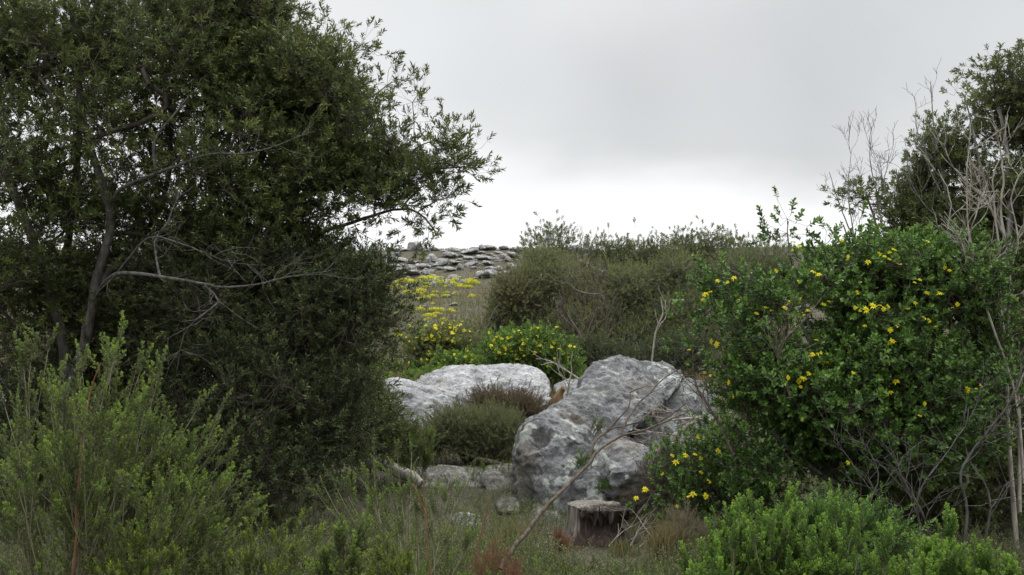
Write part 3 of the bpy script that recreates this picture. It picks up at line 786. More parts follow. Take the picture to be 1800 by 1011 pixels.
# ------------------------------------------------------------------ left trees
tree('dark_tree', 'tall tangled grey stemmed tree at the far left, sky showing through its top', 'tree',
     [([(140, 760, 9.6), (110, 620, 9.6), (70, 480, 9.4), (20, 350, 9.3), (-40, 200, 9.2)], .07, .03),
      ([(135, 700, 9.5), (150, 600, 9.4), (170, 500, 9.3), (195, 400, 9.2), (185, 340, 9.2), (155, 250, 9.3), (130, 100, 9.4), (125, -60, 9.5)], .055, .02),
      ([(120, 650, 9.8), (115, 480, 10), (135, 300, 10.1), (140, 120, 10.2), (150, -40, 10.3)], .05, .02),
      ([(190, 400, 9.2), (205, 340, 9.0), (275, 305, 8.8), (330, 282, 8.7), (375, 265, 8.7), (450, 262, 8.6), (555, 226, 8.6)], .024, .003),
      ([(275, 305, 8.8), (272, 250, 8.8), (300, 210, 8.8), (330, 170, 8.9)], .018, .006),
      ([(170, 500, 9.3), (230, 430, 9.6), (285, 350, 9.8), (300, 200, 10), (270, 40, 10.1), (265, -40, 10.1)], .035, .012),
      ([(165, 520, 9.2), (205, 480, 8.6), (280, 486, 8.3), (340, 497, 8.2), (400, 507, 8.1), (460, 502, 8.1), (520, 488, 8.1), (585, 484, 8.1)], .026, .0025),
      ([(370, 505, 8.15), (382, 530, 8.1), (345, 560, 8.0), (322, 590, 8.0), (312, 640, 8.0)], .010, .003),
      ([(210, 480, 8.6), (260, 415, 8.4), (320, 425, 8.3), (390, 455, 8.2), (450, 460, 8.2)], .012, .002),
      ([(70, 480, 9.4), (-20, 400, 9.0), (-60, 350, 9.0)], .02, .01),
      ([(300, 470, 8.4), (268, 425, 8.5), (290, 390, 8.5), (315, 330, 8.6)], .012, .004),
      ],
     [(30, 150, 150, 160, 9.6, 1.3), (180, 60, 90, 100, 9.9, .9), (110, 300, 170, 110, 9.4, 1.2), (300, 150, 130, 150, 9.8, 1.2), (40, 420, 170, 110, 9.4, 1.2),
      (250, 380, 150, 90, 9.5, 1.0), (0, 20, 120, 90, 9.5, 1.), (330, 20, 90, 80, 10, 1.0), (130, 520, 180, 80, 9.8, 1.0), (400, 300, 120, 90, 9.3, .7)],
     1250, 'tree', M['tree_leaf'], M['bark_limb'], M['twig'], 8, .10, .98, .09, 3, trunk_n=3, bare=(3, 6, 7, 8, 10), gscale=2.2, bare_m='bark_limb')

tree('dark_tree', 'broad dark tree left of centre with a limb reaching right over the hill', 'tree',
     [([(395, 850, 10.0), (415, 700, 10.0), (440, 560, 10.0), (465, 440, 10.0), (500, 355, 10.0), (545, 285, 10.0), (600, 190, 10.1), (610, 110, 10.2)], .085, .025),
      ([(480, 400, 10.0), (540, 345, 9.8), (620, 325, 9.7), (700, 300, 9.6), (760, 298, 9.6), (815, 292, 9.5)], .035, .006),
      ([(470, 440, 10.0), (540, 415, 9.8), (620, 390, 9.7), (690, 368, 9.7), (735, 372, 9.7), (765, 405, 9.7)], .03, .006),
      ([(440, 560, 10.0), (385, 430, 10.2), (365, 300, 10.3), (355, 150, 10.3), (370, 20, 10.3)], .05, .012),
      ([(370, 300, 10.3), (430, 180, 10.5), (470, 60, 10.5)], .03, .01),
      ([(700, 300, 9.6), (730, 262, 9.6), (775, 245, 9.6)], .01, .004)],
     [(430, 110, 110, 110, 10.2, 1.2), (492, 165, 105, 98, 10.0, 1.2), (572, 190, 72, 82, 10.0, 1.0), (640, 232, 36, 52, 9.9, .7), (480, 290, 150, 100, 9.9, 1.1),
      (610, 290, 100, 55, 9.8, .8), (690, 275, 34, 30, 9.7, .4), (768, 258, 20, 12, 9.6, .2), (792, 292, 24, 12, 9.5, .2), (735, 318, 24, 16, 9.6, .25), (775, 345, 18, 12, 9.6, .2),
      (670, 345, 50, 22, 9.7, .4), (742, 392, 20, 22, 9.7, .2), (762, 418, 8, 10, 9.7, .12), (560, 400, 100, 50, 9.8, .7), (430, 380, 120, 80, 9.9, .9), (400, 30, 70, 60, 10.2, .9),
      (460, 40, 50, 36, 10.2, .6), (620, 430, 50, 26, 9.8, .4), (500, 440, 130, 40, 9.7, .8), (360, 440, 110, 50, 9.8, .8)],
     1350, 'tree', M['tree_leaf'], M['bark_dark'], M['twig'], 9, .085, .98, .10, 8, gscale=2.4,
     extra_pts=np.array([P(x, y, Y) for x, y, Y in [(545, 55, 10), (505, 35, 10.1), (590, 55, 10), (650, 85, 10), (635, 78, 10), (700, 140, 9.9), (680, 150, 9.9), (725, 180, 9.9), (728, 215, 9.9),
                                                 (735, 165, 9.9), (795, 238, 9.6), (770, 235, 9.6), (830, 295, 9.5), (815, 270, 9.5), (800, 345, 9.6), (755, 430, 9.7), (450, 5, 10.2), (610, 100, 10), (560, 75, 10)]]))

tree('dark_shrub', 'dense very dark undergrowth tree filling the shade beneath the broad dark tree', 'shrub',
     [([(480, 900, 9.6), (490, 760, 9.6), (520, 640, 9.6), (560, 560, 9.6)], .05, .02),
      ([(480, 860, 9.6), (420, 740, 9.6), (370, 640, 9.7), (340, 560, 9.8)], .04, .015),
      ([(400, 850, 9.4), (430, 790, 9.3), (490, 730, 9.2), (560, 700, 9.2)], .03, .01),
      ([(520, 640, 9.6), (600, 590, 9.4), (660, 560, 9.3)], .03, .01)],
     [(480, 560, 200, 90, 9.7, 1.0), (590, 540, 75, 65, 9.4, .7), (540, 470, 150, 45, 9.6, .8), (300, 480, 150, 60, 9.9, .8), (525, 660, 135, 95, 9.4, .9), (420, 680, 170, 110, 9.6, 1.0), (575, 700, 60, 70, 9.4, .6), (500, 780, 190, 80, 9.5, .9),
      (330, 600, 130, 90, 9.9, .8), (660, 560, 40, 40, 9.3, .4), (600, 490, 90, 50, 9.6, .6), (440, 480, 150, 50, 9.8, .8), (615, 620, 45, 40, 9.3, .4), (590, 780, 50, 45, 9.3, .5), (480, 850, 200, 36, 9.2, .7), (300, 840, 160, 50, 9.4, .7)],
     1500, 'tree', M['dark_leaf'], M['bark_dark'], M['twig'], 8, .12, .82, -.02, 13, gscale=2.4)

tree('dark_shrub', 'dark low shrubby tree in the shade behind the feathery shrub at the left edge', 'shrub',
     [([(60, 860, 10.2), (50, 740, 10.2), (40, 620, 10.2), (20, 540, 10.2)], .05, .02),
      ([(60, 800, 10.2), (120, 700, 10.3), (190, 600, 10.4)], .04, .015)],
     [(80, 640, 180, 100, 10.6, .9), (200, 720, 150, 110, 10.4, .9), (30, 780, 160, 100, 10.4, .9), (250, 600, 110, 70, 10.5, .8), (280, 800, 130, 70, 10.0, .8)],
     700, 'tree', M['dark_leaf'], M['bark_dark'], M['twig'], 9, .17, .95, -.05, 17)

tree('green_shrub', 'mid green leafy shrub low at the right foot of the dark undergrowth', 'shrub',
     [([(640, 850, 11.6), (645, 780, 11.6), (655, 720, 11.5)], .03, .01)],
     [(635, 730, 45, 40, 11.4, .5), (665, 735, 28, 26, 11.3, .4), (650, 785, 55, 26, 11.3, .5), (610, 660, 40, 30, 11.4, .4)],
     230, 'tree', M['tree_leaf'], M['bark_dark'], M['twig'], 8, .13, .8, -.2, 19)

# ------------------------------------------------------------------ right side trees
tree('grey_tree', 'tall leafy tree at the right edge of the picture rising above everything near it', 'tree',
     [([(1770, 980, 9.6), (1768, 760, 9.6), (1762, 560, 9.6), (1770, 400, 9.6), (1765, 260, 9.7), (1745, 150, 9.7)], .05, .015),
      ([(1765, 600, 9.6), (1790, 420, 9.8), (1800, 250, 9.8), (1795, 120, 9.8)], .03, .01),
      ([(1768, 420, 9.6), (1720, 300, 9.5), (1700, 200, 9.5), (1690, 165, 9.5)], .018, .006)],
     [(1770, 200, 50, 70, 9.7, .5), (1800, 300, 70, 130, 9.8, .7), (1700, 170, 26, 22, 9.5, .25), (1745, 130, 24, 22, 9.7, .25), (1795, 110, 20, 26, 9.8, .3), (1715, 215, 30, 24, 9.5, .3),
      (1700, 250, 20, 14, 9.5, .2), (1790, 480, 70, 90, 9.9, .6), (1740, 400, 50, 60, 9.8, .4), (1840, 200, 60, 120, 9.9, .6), (1780, 640, 60, 80, 10.0, .5)],
     500, 'right', M['right_leaf'], M['bark_grey'], M['twig'], 8, .08, .84, .12, 23, gscale=2.6)
tree('grey_tree', 'thin crowned tree with bare tips behind the top of the large flowered bush', 'tree',
     [([(1560, 900, 10.4), (1555, 700, 10.4), (1560, 520, 10.4), (1540, 400, 10.4), (1520, 340, 10.4)], .035, .01),
      ([(1560, 520, 10.4), (1620, 400, 10.3), (1650, 300, 10.3), (1660, 240, 10.3)], .025, .007),
      ([(1550, 560, 10.4), (1500, 440, 10.4), (1480, 390, 10.4)], .02, .007),
      ([(1600, 440, 10.4), (1590, 360, 10.4), (1575, 300, 10.4)], .015, .005)],
     [(1485, 385, 26, 32, 10.4, .3), (1505, 350, 18, 20, 10.4, .2), (1590, 375, 60, 34, 10.4, .4), (1530, 400, 50, 30, 10.4, .4), (1620, 330, 30, 30, 10.4, .3), (1690, 330, 40, 60, 10.3, .4), (1470, 420, 30, 20, 10.4, .3), (1720, 420, 60, 60, 10.3, .4), (1540, 400, 40, 45, 10.4, .4), (1570, 340, 24, 24, 10.4, .3), (1650, 300, 40, 40, 10.3, .4), (1640, 370, 55, 50, 10.3, .4),
      (1655, 240, 20, 14, 10.3, .2), (1600, 430, 110, 50, 10.4, .5), (1680, 420, 60, 60, 10.3, .4)],
     560, 'right', M['right_leaf'], M['bark_grey'], M['twig'], 7, .08, .85, .08, 29)

tree('dark_shrub', 'dark leafy undergrowth behind the tangled grey dead stems at the lower right edge', 'shrub',
     [([(1700, 990, 9.4), (1700, 850, 9.4), (1690, 720, 9.4)], .04, .015), ([(1705, 950, 9.4), (1780, 820, 9.4), (1800, 700, 9.4)], .03, .01)],
     [(1700, 700, 110, 90, 9.6, .6), (1640, 820, 120, 80, 9.3, .6), (1760, 830, 100, 90, 9.4, .6), (1800, 660, 60, 120, 9.8, .6), (1720, 920, 130, 50, 9.2, .6), (1560, 880, 100, 60, 9.2, .5)],
     800, 'right', M['right_leaf'], M['bark_dark'], M['twig'], 9, .12, .85, -.1, 37)

def bare_tree(name, label, cat, limbs, bark, levels=3, n_sub=7, seed=1, r_tip=.0016, spread=.55, sub_len=.45, up=.55, group=None):
    """leafless: hand-placed stems and recursive side twigs, all rising"""
    r = np.random.default_rng(seed)
    L3 = [([P(*q) for q in pts], a, b) for pts, a, b in limbs]
    base = np.array(L3[0][0][0])
    T = thing(name, base, label, cat, group)
    gt = Geo()
    for k, (pts, a, b) in enumerate(L3):
        q = catmull(pts, .08); q = q + np.cumsum(r.normal(size=q.shape) * .006, 0) * np.linspace(0, 1, len(q))[:, None]
        rad = np.linspace(a, b, len(q))
        gb = Geo(); tube(gb, q - base, rad, 7, 0, rough=.15, seed=seed + k); gt = gb
        def side(q, rad, lv, ln, n, gt=gt):
            for _ in range(n):
                t = int(len(q) * (.25 + .73 * r.random())); t = min(t, len(q) - 1)
                d0 = unit(q[min(t + 1, len(q) - 1)] - q[max(t - 1, 0)])
                d = unit(d0 + r.normal(size=3) * spread + [0, 0, up * .5])
                l_ = ln * (.5 + .8 * r.random()); m = max(3, int(l_ / .045)); pp = [q[t]]
                for i in range(m):
                    d = unit(d + r.normal(size=3) * .13 + [0, 0, up * .09]); pp.append(pp[-1] + d * l_ / m)
                pp = np.array(pp); r_a = min(rad[t] * .65, .008 if lv == levels else .004); rr = np.linspace(max(r_a, r_tip * 1.2), r_tip, len(pp))
                segs(gt, pp[:-1] - base, pp[1:] - base, rr[:-1], rr[1:], 4)
                if lv > 1: side(pp, rr, lv - 1, ln * .6, max(3, n - 3), gt)
        side(q, rad, levels, sub_len, n_sub)
        obj('stem' if k == 0 else 'branch', (gb, [bark]), T)
    return T
bare_tree('bare_sapling', 'leafless grey sapling with fine twigs, left one against the sky above the yellow flowered bush', 'bare tree',
          [([(1560, 560, 10.0), (1530, 470, 10.0), (1500, 410, 10.0), (1478, 350, 10.0), (1465, 300, 10.0)], .014, .003),
           ([(1500, 410, 10.0), (1490, 330, 10.0), (1498, 260, 10.0)], .007, .002)], M['bark_grey'], 3, 5, 31, .0014, .5, .26)
bare_tree('bare_sapling', 'leafless grey sapling standing second from the left against the sky', 'bare tree',
          [([(1575, 560, 10.1), (1555, 440, 10.1), (1540, 350, 10.1), (1528, 290, 10.1), (1525, 240, 10.1)], .014, .003),
           ([(1545, 370, 10.1), (1555, 310, 10.1), (1560, 270, 10.1)], .007, .002)], M['bark_grey'], 3, 6, 32, .0014, .5, .26)
bare_tree('bare_sapling', 'tallest leafless grey sapling with a fine pointed top left of the tall right tree', 'bare tree',
          [([(1690, 600, 10.0), (1675, 440, 10.0), (1655, 320, 10.0), (1640, 240, 10.0), (1632, 150, 10.0)], .018, .003),
           ([(1660, 350, 10.0), (1630, 290, 10.0), (1610, 230, 10.0), (1605, 190, 10)], .009, .002),
           ([(1665, 400, 10.0), (1620, 350, 10.0), (1595, 290, 10.0)], .009, .002)], M['bark_grey'], 3, 6, 33, .0014, .5, .30)
bare_tree('dead_tree', 'pale dead many stemmed tree with bare crooked branches at the right edge', 'dead tree',
          [([(1790, 1010, 8.3), (1775, 800, 8.3), (1770, 640, 8.3), (1775, 480, 8.3), (1765, 380, 8.3), (1770, 300, 8.3), (1750, 215, 8.3)], 0.0245, 0.0054),
           ([(1792, 900, 8.2), (1788, 700, 8.2), (1760, 560, 8.2), (1748, 430, 8.2), (1738, 310, 8.2), (1755, 270, 8.2)], 0.0177, 0.0041),
           ([(1800, 850, 8.0), (1785, 690, 8.0), (1742, 560, 8.0), (1715, 470, 8.0), (1705, 350, 8.0), (1714, 200, 8.0)], 0.0136, 0.0034),
           ([(1740, 560, 8.0), (1705, 450, 8.0), (1712, 380, 7.9), (1735, 320, 7.9)], 0.0095, 0.0034),
           ([(1768, 420, 8.3), (1730, 350, 8.2), (1690, 310, 8.2)], 0.0122, 0.0041),
           ([(1700, 850, 8.4), (1695, 680, 8.4), (1668, 540, 8.4), (1662, 440, 8.4), (1672, 360, 8.4), (1655, 300, 8.4)], 0.0136, 0.0041),
           ([(1775, 480, 8.3), (1790, 420, 8.3), (1780, 350, 8.3), (1800, 300, 8.3)], 0.0095, 0.0034),
           ([(1760, 560, 8.2), (1722, 500, 8.1), (1700, 430, 8.1)], 0.0095, 0.0034)],
          M['bark_pale'], 2, 8, 41, .0022, .6, .30, .4)
bare_tree('dead_shrub', 'tangle of thin grey dead stems below the large flowered bush at lower right', 'dead shrub',
          [([(1690, 1000, 7.0), (1700, 900, 7.0), (1690, 830, 7.0), (1730, 760, 7.0), (1770, 700, 7.0), (1790, 640, 7)], .012, .004),
           ([(1650, 990, 7.0), (1620, 900, 7.0), (1585, 830, 7.0), (1580, 790, 7.0)], .010, .003),
           ([(1640, 1000, 7.1), (1610, 880, 7.1), (1660, 800, 7.1), (1700, 750, 7.1), (1705, 720, 7.1)], .009, .003),
           ([(1560, 980, 7.2), (1530, 900, 7.2), (1545, 840, 7.2), (1525, 790, 7.2)], .008, .003),
           ([(1600, 990, 7.2), (1580, 900, 7.2), (1540, 860, 7.2), (1500, 800, 7.2)], .008, .003),
           ([(1720, 1000, 7.0), (1740, 880, 7.0), (1700, 800, 7.0)], .012, .004),
           ([(1560, 1000, 7.3), (1520, 930, 7.3), (1480, 880, 7.3)], .008, .003)],
          M['bark_limb'], 2, 7, 43, .0018, .7, .35, .25)

# ------------------------------------------------------------------ flowers
def flower_mesh(name, R, petals, seed, heads=1, spreadr=0.0):
    r = np.random.default_rng(seed); g = Geo()
    for h in range(heads):
        c = np.array([*(r.normal(size=2) * spreadr), r.normal() * spreadr * .3]) if heads > 1 else np.zeros(3)
        til = rotm((1, 0, 0), r.normal() * .35) @ rotm((0, 1, 0), r.normal() * .35)
        for k in range(petals):
            a = k / petals * 6.283 + r.normal() * .12
            V, Fc = leaf(R * (.85 + .3 * r.random()), R * .38, -.2, .1 + .25 * r.random())
            g.add(V @ rotm((0, 0, 1), a).T @ til.T + c, Fc, r.random(), 0)
        t = np.arange(7) / 7 * 6.283
        V = np.vstack([np.stack([np.cos(t) * R * .26, np.sin(t) * R * .26, np.full(7, R * .03)], -1), [[0, 0, R * .14]]])
        g.add(V @ til.T + c, [[i, (i + 1) % 7, 7] for i in range(7)], .5, 1)
        V = np.vstack([np.stack([np.cos(t[:3]) * .0016, np.sin(t[:3]) * .0016, np.zeros(3)], -1), [[0, 0, -R * 1.8]]])
        g.add(V @ til.T + c, [[0, 1, 3], [1, 2, 3], [2, 0, 3]], .5, 2)
    return g.mesh(name, [M['yellow'], M['centre'], M['strap']])
FL = [flower_mesh('flower', .036, 8, 1), flower_mesh('flower', .033, 7, 2), flower_mesh('flower', .032, 9, 3), flower_mesh('flower', .030, 8, 4)]
def put_flower(T, base, p, me_list, tilt=.5, sc=1.0, name='flower'):
    o = bpy.data.objects.new(name, me_list[int(rng.integers(0, len(me_list)))]); COL.objects.link(o); o.parent = T
    o.location = p - base
    d = unit(np.array([rng.normal() * .3, -.75 + rng.normal() * .3, 1.0 * tilt + .35]))
    q = Vector(d).to_track_quat('Z', 'Y'); o.rotation_mode = 'QUATERNION'; o.rotation_quaternion = q
    s = sc * (.62 + .6 * rng.random()); o.scale = (s, s, s)
def flowers_on(T, base, pos, pxs, jitter=3, sc=1.0, me=FL, tol=16):
    u, v = project(pos); depth = pos[:, 1]
    for (x, y) in pxs:
        m = (np.abs(u - x) < tol) & (np.abs(v - y) < tol)
        if not m.any():
            k = int(np.argmin((u - x) ** 2 + (v - y) ** 2)); q = pos[k]
        else:
            k = np.where(m)[0]; k = k[np.argmin(depth[k])]; q = pos[k]
        Y = q[1] - .08 + .12 * rng.random()
        put_flower(T, base, P(x, y, Y), me, .6, sc)

# large bush with round leaves and yellow daisies
T, pos, base, S = tree('flowering_bush', 'large round green bush with scattered yellow daisies filling the right of the picture', 'bush',
     [([(1480, 980, 8.4), (1480, 860, 8.4), (1470, 740, 8.3), (1440, 640, 8.2), (1400, 560, 8.2)], .04, .012),
      ([(1485, 880, 8.4), (1560, 760, 8.4), (1600, 640, 8.4), (1610, 540, 8.4)], .035, .012),
      ([(1475, 860, 8.4), (1380, 780, 8.1), (1300, 680, 8.0), (1250, 600, 8.0)], .03, .010),
      ([(1440, 640, 8.2), (1400, 500, 8.3), (1385, 430, 8.3), (1384, 395, 8.3)], .018, .004),
      ([(1610, 700, 8.4), (1680, 620, 8.3), (1700, 540, 8.3)], .02, .006)],
     [(1430, 455, 40, 16, 8.3, .3), (1500, 445, 50, 16, 8.4, .4), (1380, 560, 60, 60, 8.1, .5), (1440, 500, 75, 45, 8.3, .6), (1540, 475, 120, 42, 8.4, .7), (1660, 480, 80, 50, 8.5, .5), (1235, 580, 22, 50, 8.0, .2), (1640, 530, 95, 75, 8.5, .7), (1340, 560, 75, 45, 8.1, .5), (1270, 570, 36, 45, 8.0, .35), (1258, 515, 16, 14, 8.0, .15),
      (1460, 600, 170, 80, 8.2, .8), (1600, 670, 140, 90, 8.4, .8), (1345, 660, 85, 70, 8.0, .6), (1430, 740, 120, 80, 8.1, .8), (1560, 780, 160, 80, 8.3, .8), (1340, 780, 70, 60, 8.1, .5),
      (1700, 640, 60, 90, 8.5, .5), (1392, 440, 14, 14, 8.3, .15), (1310, 515, 26, 12, 8.1, .2)],
     2150, 'round', M['bush_leaf'], M['bark_grey'], M['twig'], 6, .085, .92, .04, 51, .55, gscale=2.4,
     extra_pts=np.array([P(*q) for q in [(1384, 385, 8.3), (1386, 405, 8.3), (1375, 415, 8.3), (1262, 495, 8.0), (1240, 525, 8.0), (1290, 490, 8.0), (1210, 560, 7.9), (1215, 610, 7.9), (1450, 430, 8.3), (1480, 425, 8.3), (1500, 440, 8.3), (1632, 430, 8.4)]]))
RF = [(1262,493),(1290,488),(1245,508),(1240,517),(1237,526),(1298,528),(1345,540),(1390,531),(1405,525),(1448,534),(1481,527),(1508,514),(1503,541),(1535,537),(1546,536),(1553,543),(1595,542),
      (1609,532),(1630,514),(1640,518),(1652,515),(1674,540),(1692,579),(1645,572),(1625,558),(1577,573),(1566,600),(1561,604),(1520,572),(1435,597),(1250,600),(1211,614),(1430,622),(1418,628),
      (1440,620),(1452,622),(1448,634),(1422,656),(1385,664),(1404,670),(1407,679),(1575,670),(1557,684),(1557,693),(1410,737),(1482,818),(1489,860),(1280,672),(1238,655),(1300,690),(1700,685),
      (1716,683),(1710,487),(1632,424),(1555,450),(1526,460),(1545,447),(1563,443),(1490,452),(1583,464),(1396,425),(1405,433),(1480,423),(1608,496),(1405,495),(1363,477),(1430,477),(1500,655),
      (1625,710),(1608,735),(1380,540),(1330,550),(1660,470),(1420,545)]
RF += [(x + 9, y + 5 * (-1) ** k) for k, (x, y) in enumerate(RF[::3])] + [(x - 12, y + 7) for x, y in RF[1::12]]
flowers_on(T, base, pos, RF, sc=.85)
T, pos, base, S = tree('flowering_bush', 'low sprawling shrub with yellow daisies between the largest boulder and the large bush', 'bush',
     [([(1250, 950, 8.7), (1240, 880, 8.7), (1215, 820, 8.7), (1190, 790, 8.7)], .02, .006),
      ([(1255, 930, 8.7), (1290, 840, 8.8), (1300, 780, 8.8)], .02, .006)],
     [(1200, 820, 40, 30, 8.7, .25), (1250, 820, 70, 60, 8.8, .4), (1290, 790, 60, 60, 8.9, .4), (1200, 880, 70, 34, 8.6, .3), (1270, 890, 90, 50, 8.7, .4), (1150, 872, 30, 14, 8.5, .15), (1330, 860, 80, 50, 8.7, .4)],
     260, 'round', M['bush_leaf'], M['bark_grey'], M['twig'], 5, .10, .72, -.15, 57, .55)
flowers_on(T, base, pos, [(1182,800),(1188,812),(1205,800),(1222,798),(1232,805),(1262,793),(1134,860),(1118,875),(1247,845),(1233,830),(1163,832),(1210,872),(1218,868),(1190,890),(1280,775),(1228,768),(1240,872),(1290,880),(1262,760)], sc=.9)

# mid-distance yellow bushes
def px_blob_bush(name, label, base_px, blobs, n, key, leafm, per, rc, sc, seed, fl=0, fsc=1.0, gap=-.3, r0=.003, cat='bush', group=None, twig='twig', bark='bark_dark', flm=FL, up=.6, nl=5, fname='flower'):
    bx, by, Y = base_px
    lim = []
    for i in range(nl):
        b = blobs[i % len(blobs)]; tx = b[0] + rng.normal() * b[2] * .4; ty = b[1] + rng.normal() * b[3] * .3
        lim.append(([(bx + rng.normal() * 4, by, Y), ((bx * .55 + tx * .45) + rng.normal() * 6, by * .5 + ty * .5, Y + rng.normal() * .15), (tx, ty, b[4] + rng.normal() * .2)], .022 * sc * Y / 20 + .006, .006))
    T, pos, base, S = tree(name, label, cat, lim, blobs, n, key, leafm, M[bark], M[twig], per, rc, sc, gap, seed, up, group, r0, trunk_n=nl, base=gz(P(bx, by, Y)))
    if fl:
        front = pos[np.argsort(pos[:, 1] - .9 * pos[:, 2] + rng.normal(size=len(pos)) * .12)][:fl * 3]
        for q in front[rng.permutation(len(front))[:fl]]:
            put_flower(T, base, q + [0, -.06, .06], flm, .7, fsc, fname)
    return T, pos, base
px_blob_bush('flowering_bush', 'rounded bright green bush with yellow daisies behind the long pale boulder', (935, 690, 19), [(900, 625, 50, 34, 18.8, .6), (940, 620, 60, 34, 18.9, .6), (985, 640, 32, 36, 18.8, .5), (930, 665, 80, 30, 18.8, .6)],
             420, 'round_far', M['vivid_leaf'], 8, .11, .9, 61, 99, 1.3, -.5)
px_blob_bush('flowering_bush', 'olive green bush thick with small yellow flowers at the foot of the thicket', (765, 650, 21), [(745, 605, 28, 24, 21, .5), (785, 600, 34, 24, 21, .5), (820, 620, 26, 20, 21, .4), (760, 625, 40, 20, 20.8, .4)],
             230, 'round_far', M['thicket_leaf'], 7, .12, .9, 67, 99, 1.5, -.4)
px_blob_bush('flowering_bush', 'low straggling yellow flowered plant between the two mid distance bushes', (820, 670, 19.5), [(835, 645, 24, 12, 19.4, .3), (800, 640, 30, 12, 19.6, .3)],
             90, 'round_far', M['vivid_leaf'], 6, .11, .8, 68, 24, .85, -.4)

# ------------------------------------------------------------------ thicket
TH = [('olive brown leafless looking shrub at the left end of the thicket', (850, 600, 26), [(870, 565, 32, 32, 26, .9), (912, 520, 30, 34, 26.5, 1.0), (838, 600, 26, 20, 25.6, .7)], 'brown_leaf'),
      ('tall olive shrub in the left half of the thicket under the thin skyline tree', (950, 620, 27), [(962, 480, 40, 38, 27, 1.2), (935, 565, 50, 36, 26.6, 1.0), (980, 590, 60, 36, 26.6, 1.0)], 'thicket_leaf'),
      ('brown tinged rounded shrub near the middle of the thicket', (1030, 630, 26), [(1030, 500, 50, 40, 26.2, 1.2), (1040, 590, 60, 50, 25.6, .9), (1010, 575, 60, 45, 25.8, 1.0), (1060, 600, 60, 35, 25.8, .9)], 'brown_leaf'),
      ('greener olive shrub right of the middle of the thicket', (1110, 630, 26.5), [(1105, 512, 50, 40, 26.6, 1.2), (1110, 600, 60, 45, 25.6, .9), (1100, 565, 65, 50, 26.2, 1.0), (1140, 600, 60, 40, 26, .9)], 'thicket_leaf'),
      ('dull olive shrub at the right of the thicket beside the big yellow flowered bush', (1190, 630, 26), [(1185, 486, 46, 40, 26.4, 1.2), (1200, 600, 60, 45, 25.6, .9), (1180, 570, 60, 50, 25.8, 1.0), (1230, 560, 50, 60, 26, .9)], 'thicket_leaf'),
      ('dark grey green shrub at the right end of the thicket, partly behind the big bush', (1290, 600, 27), [(1290, 488, 55, 36, 27.2, 1.2), (1270, 560, 70, 50, 26.8, 1.0), (1350, 490, 60, 50, 27.4, 1.0)], 'grey_leaf'),
      ('low dark olive shrub in front of the thicket above the sloping boulder', (1120, 660, 21), [(1080, 632, 50, 16, 21.2, .6), (1130, 638, 50, 14, 21, .6), (1190, 625, 50, 26, 21, .6)], 'dark_leaf'),
      ('low brown shrub in front of the thicket right of the bright green bush', (1040, 660, 21.5), [(1040, 632, 36, 18, 21.5, .6), (1020, 648, 28, 12, 21.3, .4)], 'dark_leaf')]
for i, (lab, bp_, bl, lm) in enumerate(TH):
    px_blob_bush('thicket_shrub', lab, bp_, bl, 760 if i < 6 else 260, 'thicket', M[lm], 9, .20, .80, 70 + i, 0, 1, .06, .008, 'shrub', 'shrubs of the thicket below the skyline', 'bark_grey', 'bark_grey', nl=8)
SKT = [('thin skyline tree with a sparse feathery crown at the left of the thicket', (965, 560, 31), [(975, 425, 24, 18, 31, .5), (945, 440, 22, 14, 31, .5), (1000, 445, 30, 14, 31, .5), (960, 465, 50, 20, 31, .7)]),
       ('sparse skyline tree right of the thin feathery one', (1060, 560, 31), [(1050, 450, 40, 14, 31, .6), (1085, 460, 30, 18, 31, .6)]),
       ('small skyline tree with a lone raised tuft of leaves near the middle of the thicket', (1125, 560, 31), [(1128, 436, 10, 10, 31, .3), (1115, 455, 22, 14, 31, .5), (1150, 462, 24, 16, 31, .5)]),
       ('skyline tree with upright leafy tips above the right half of the thicket', (1185, 560, 31), [(1165, 445, 18, 14, 31, .4), (1200, 440, 28, 20, 31, .6), (1215, 430, 12, 10, 31, .3), (1190, 465, 50, 20, 31, .6)]),
       ('bushy skyline tree, tallest at the right of the thicket', (1255, 560, 31), [(1250, 435, 18, 16, 31, .4), (1275, 445, 24, 18, 31, .5), (1240, 460, 40, 22, 31, .6)]),
       ('skyline tree just left of the big yellow flowered bush', (1325, 560, 31), [(1300, 455, 24, 18, 31, .5), (1330, 448, 22, 20, 31, .5), (1365, 460, 22, 22, 31, .5), (1335, 480, 50, 22, 31, .6)])]
for i, (lab, bp_, bl) in enumerate(SKT):
    px_blob_bush('skyline_tree', lab, bp_, [(b[0], b[1] - 4, b[2] * .85, b[3], b[4], b[5]) for b in bl] + [(bp_[0], 490, 45, 22, 30.5, .5)], 150, 'skyline', M['grey_leaf'], 6, .22, 1.0, 90 + i, 0, 1, -.3, .006, 'tree', 'small trees along the skyline behind the thicket', 'bark_grey', 'bark_grey', up=.8, nl=4)
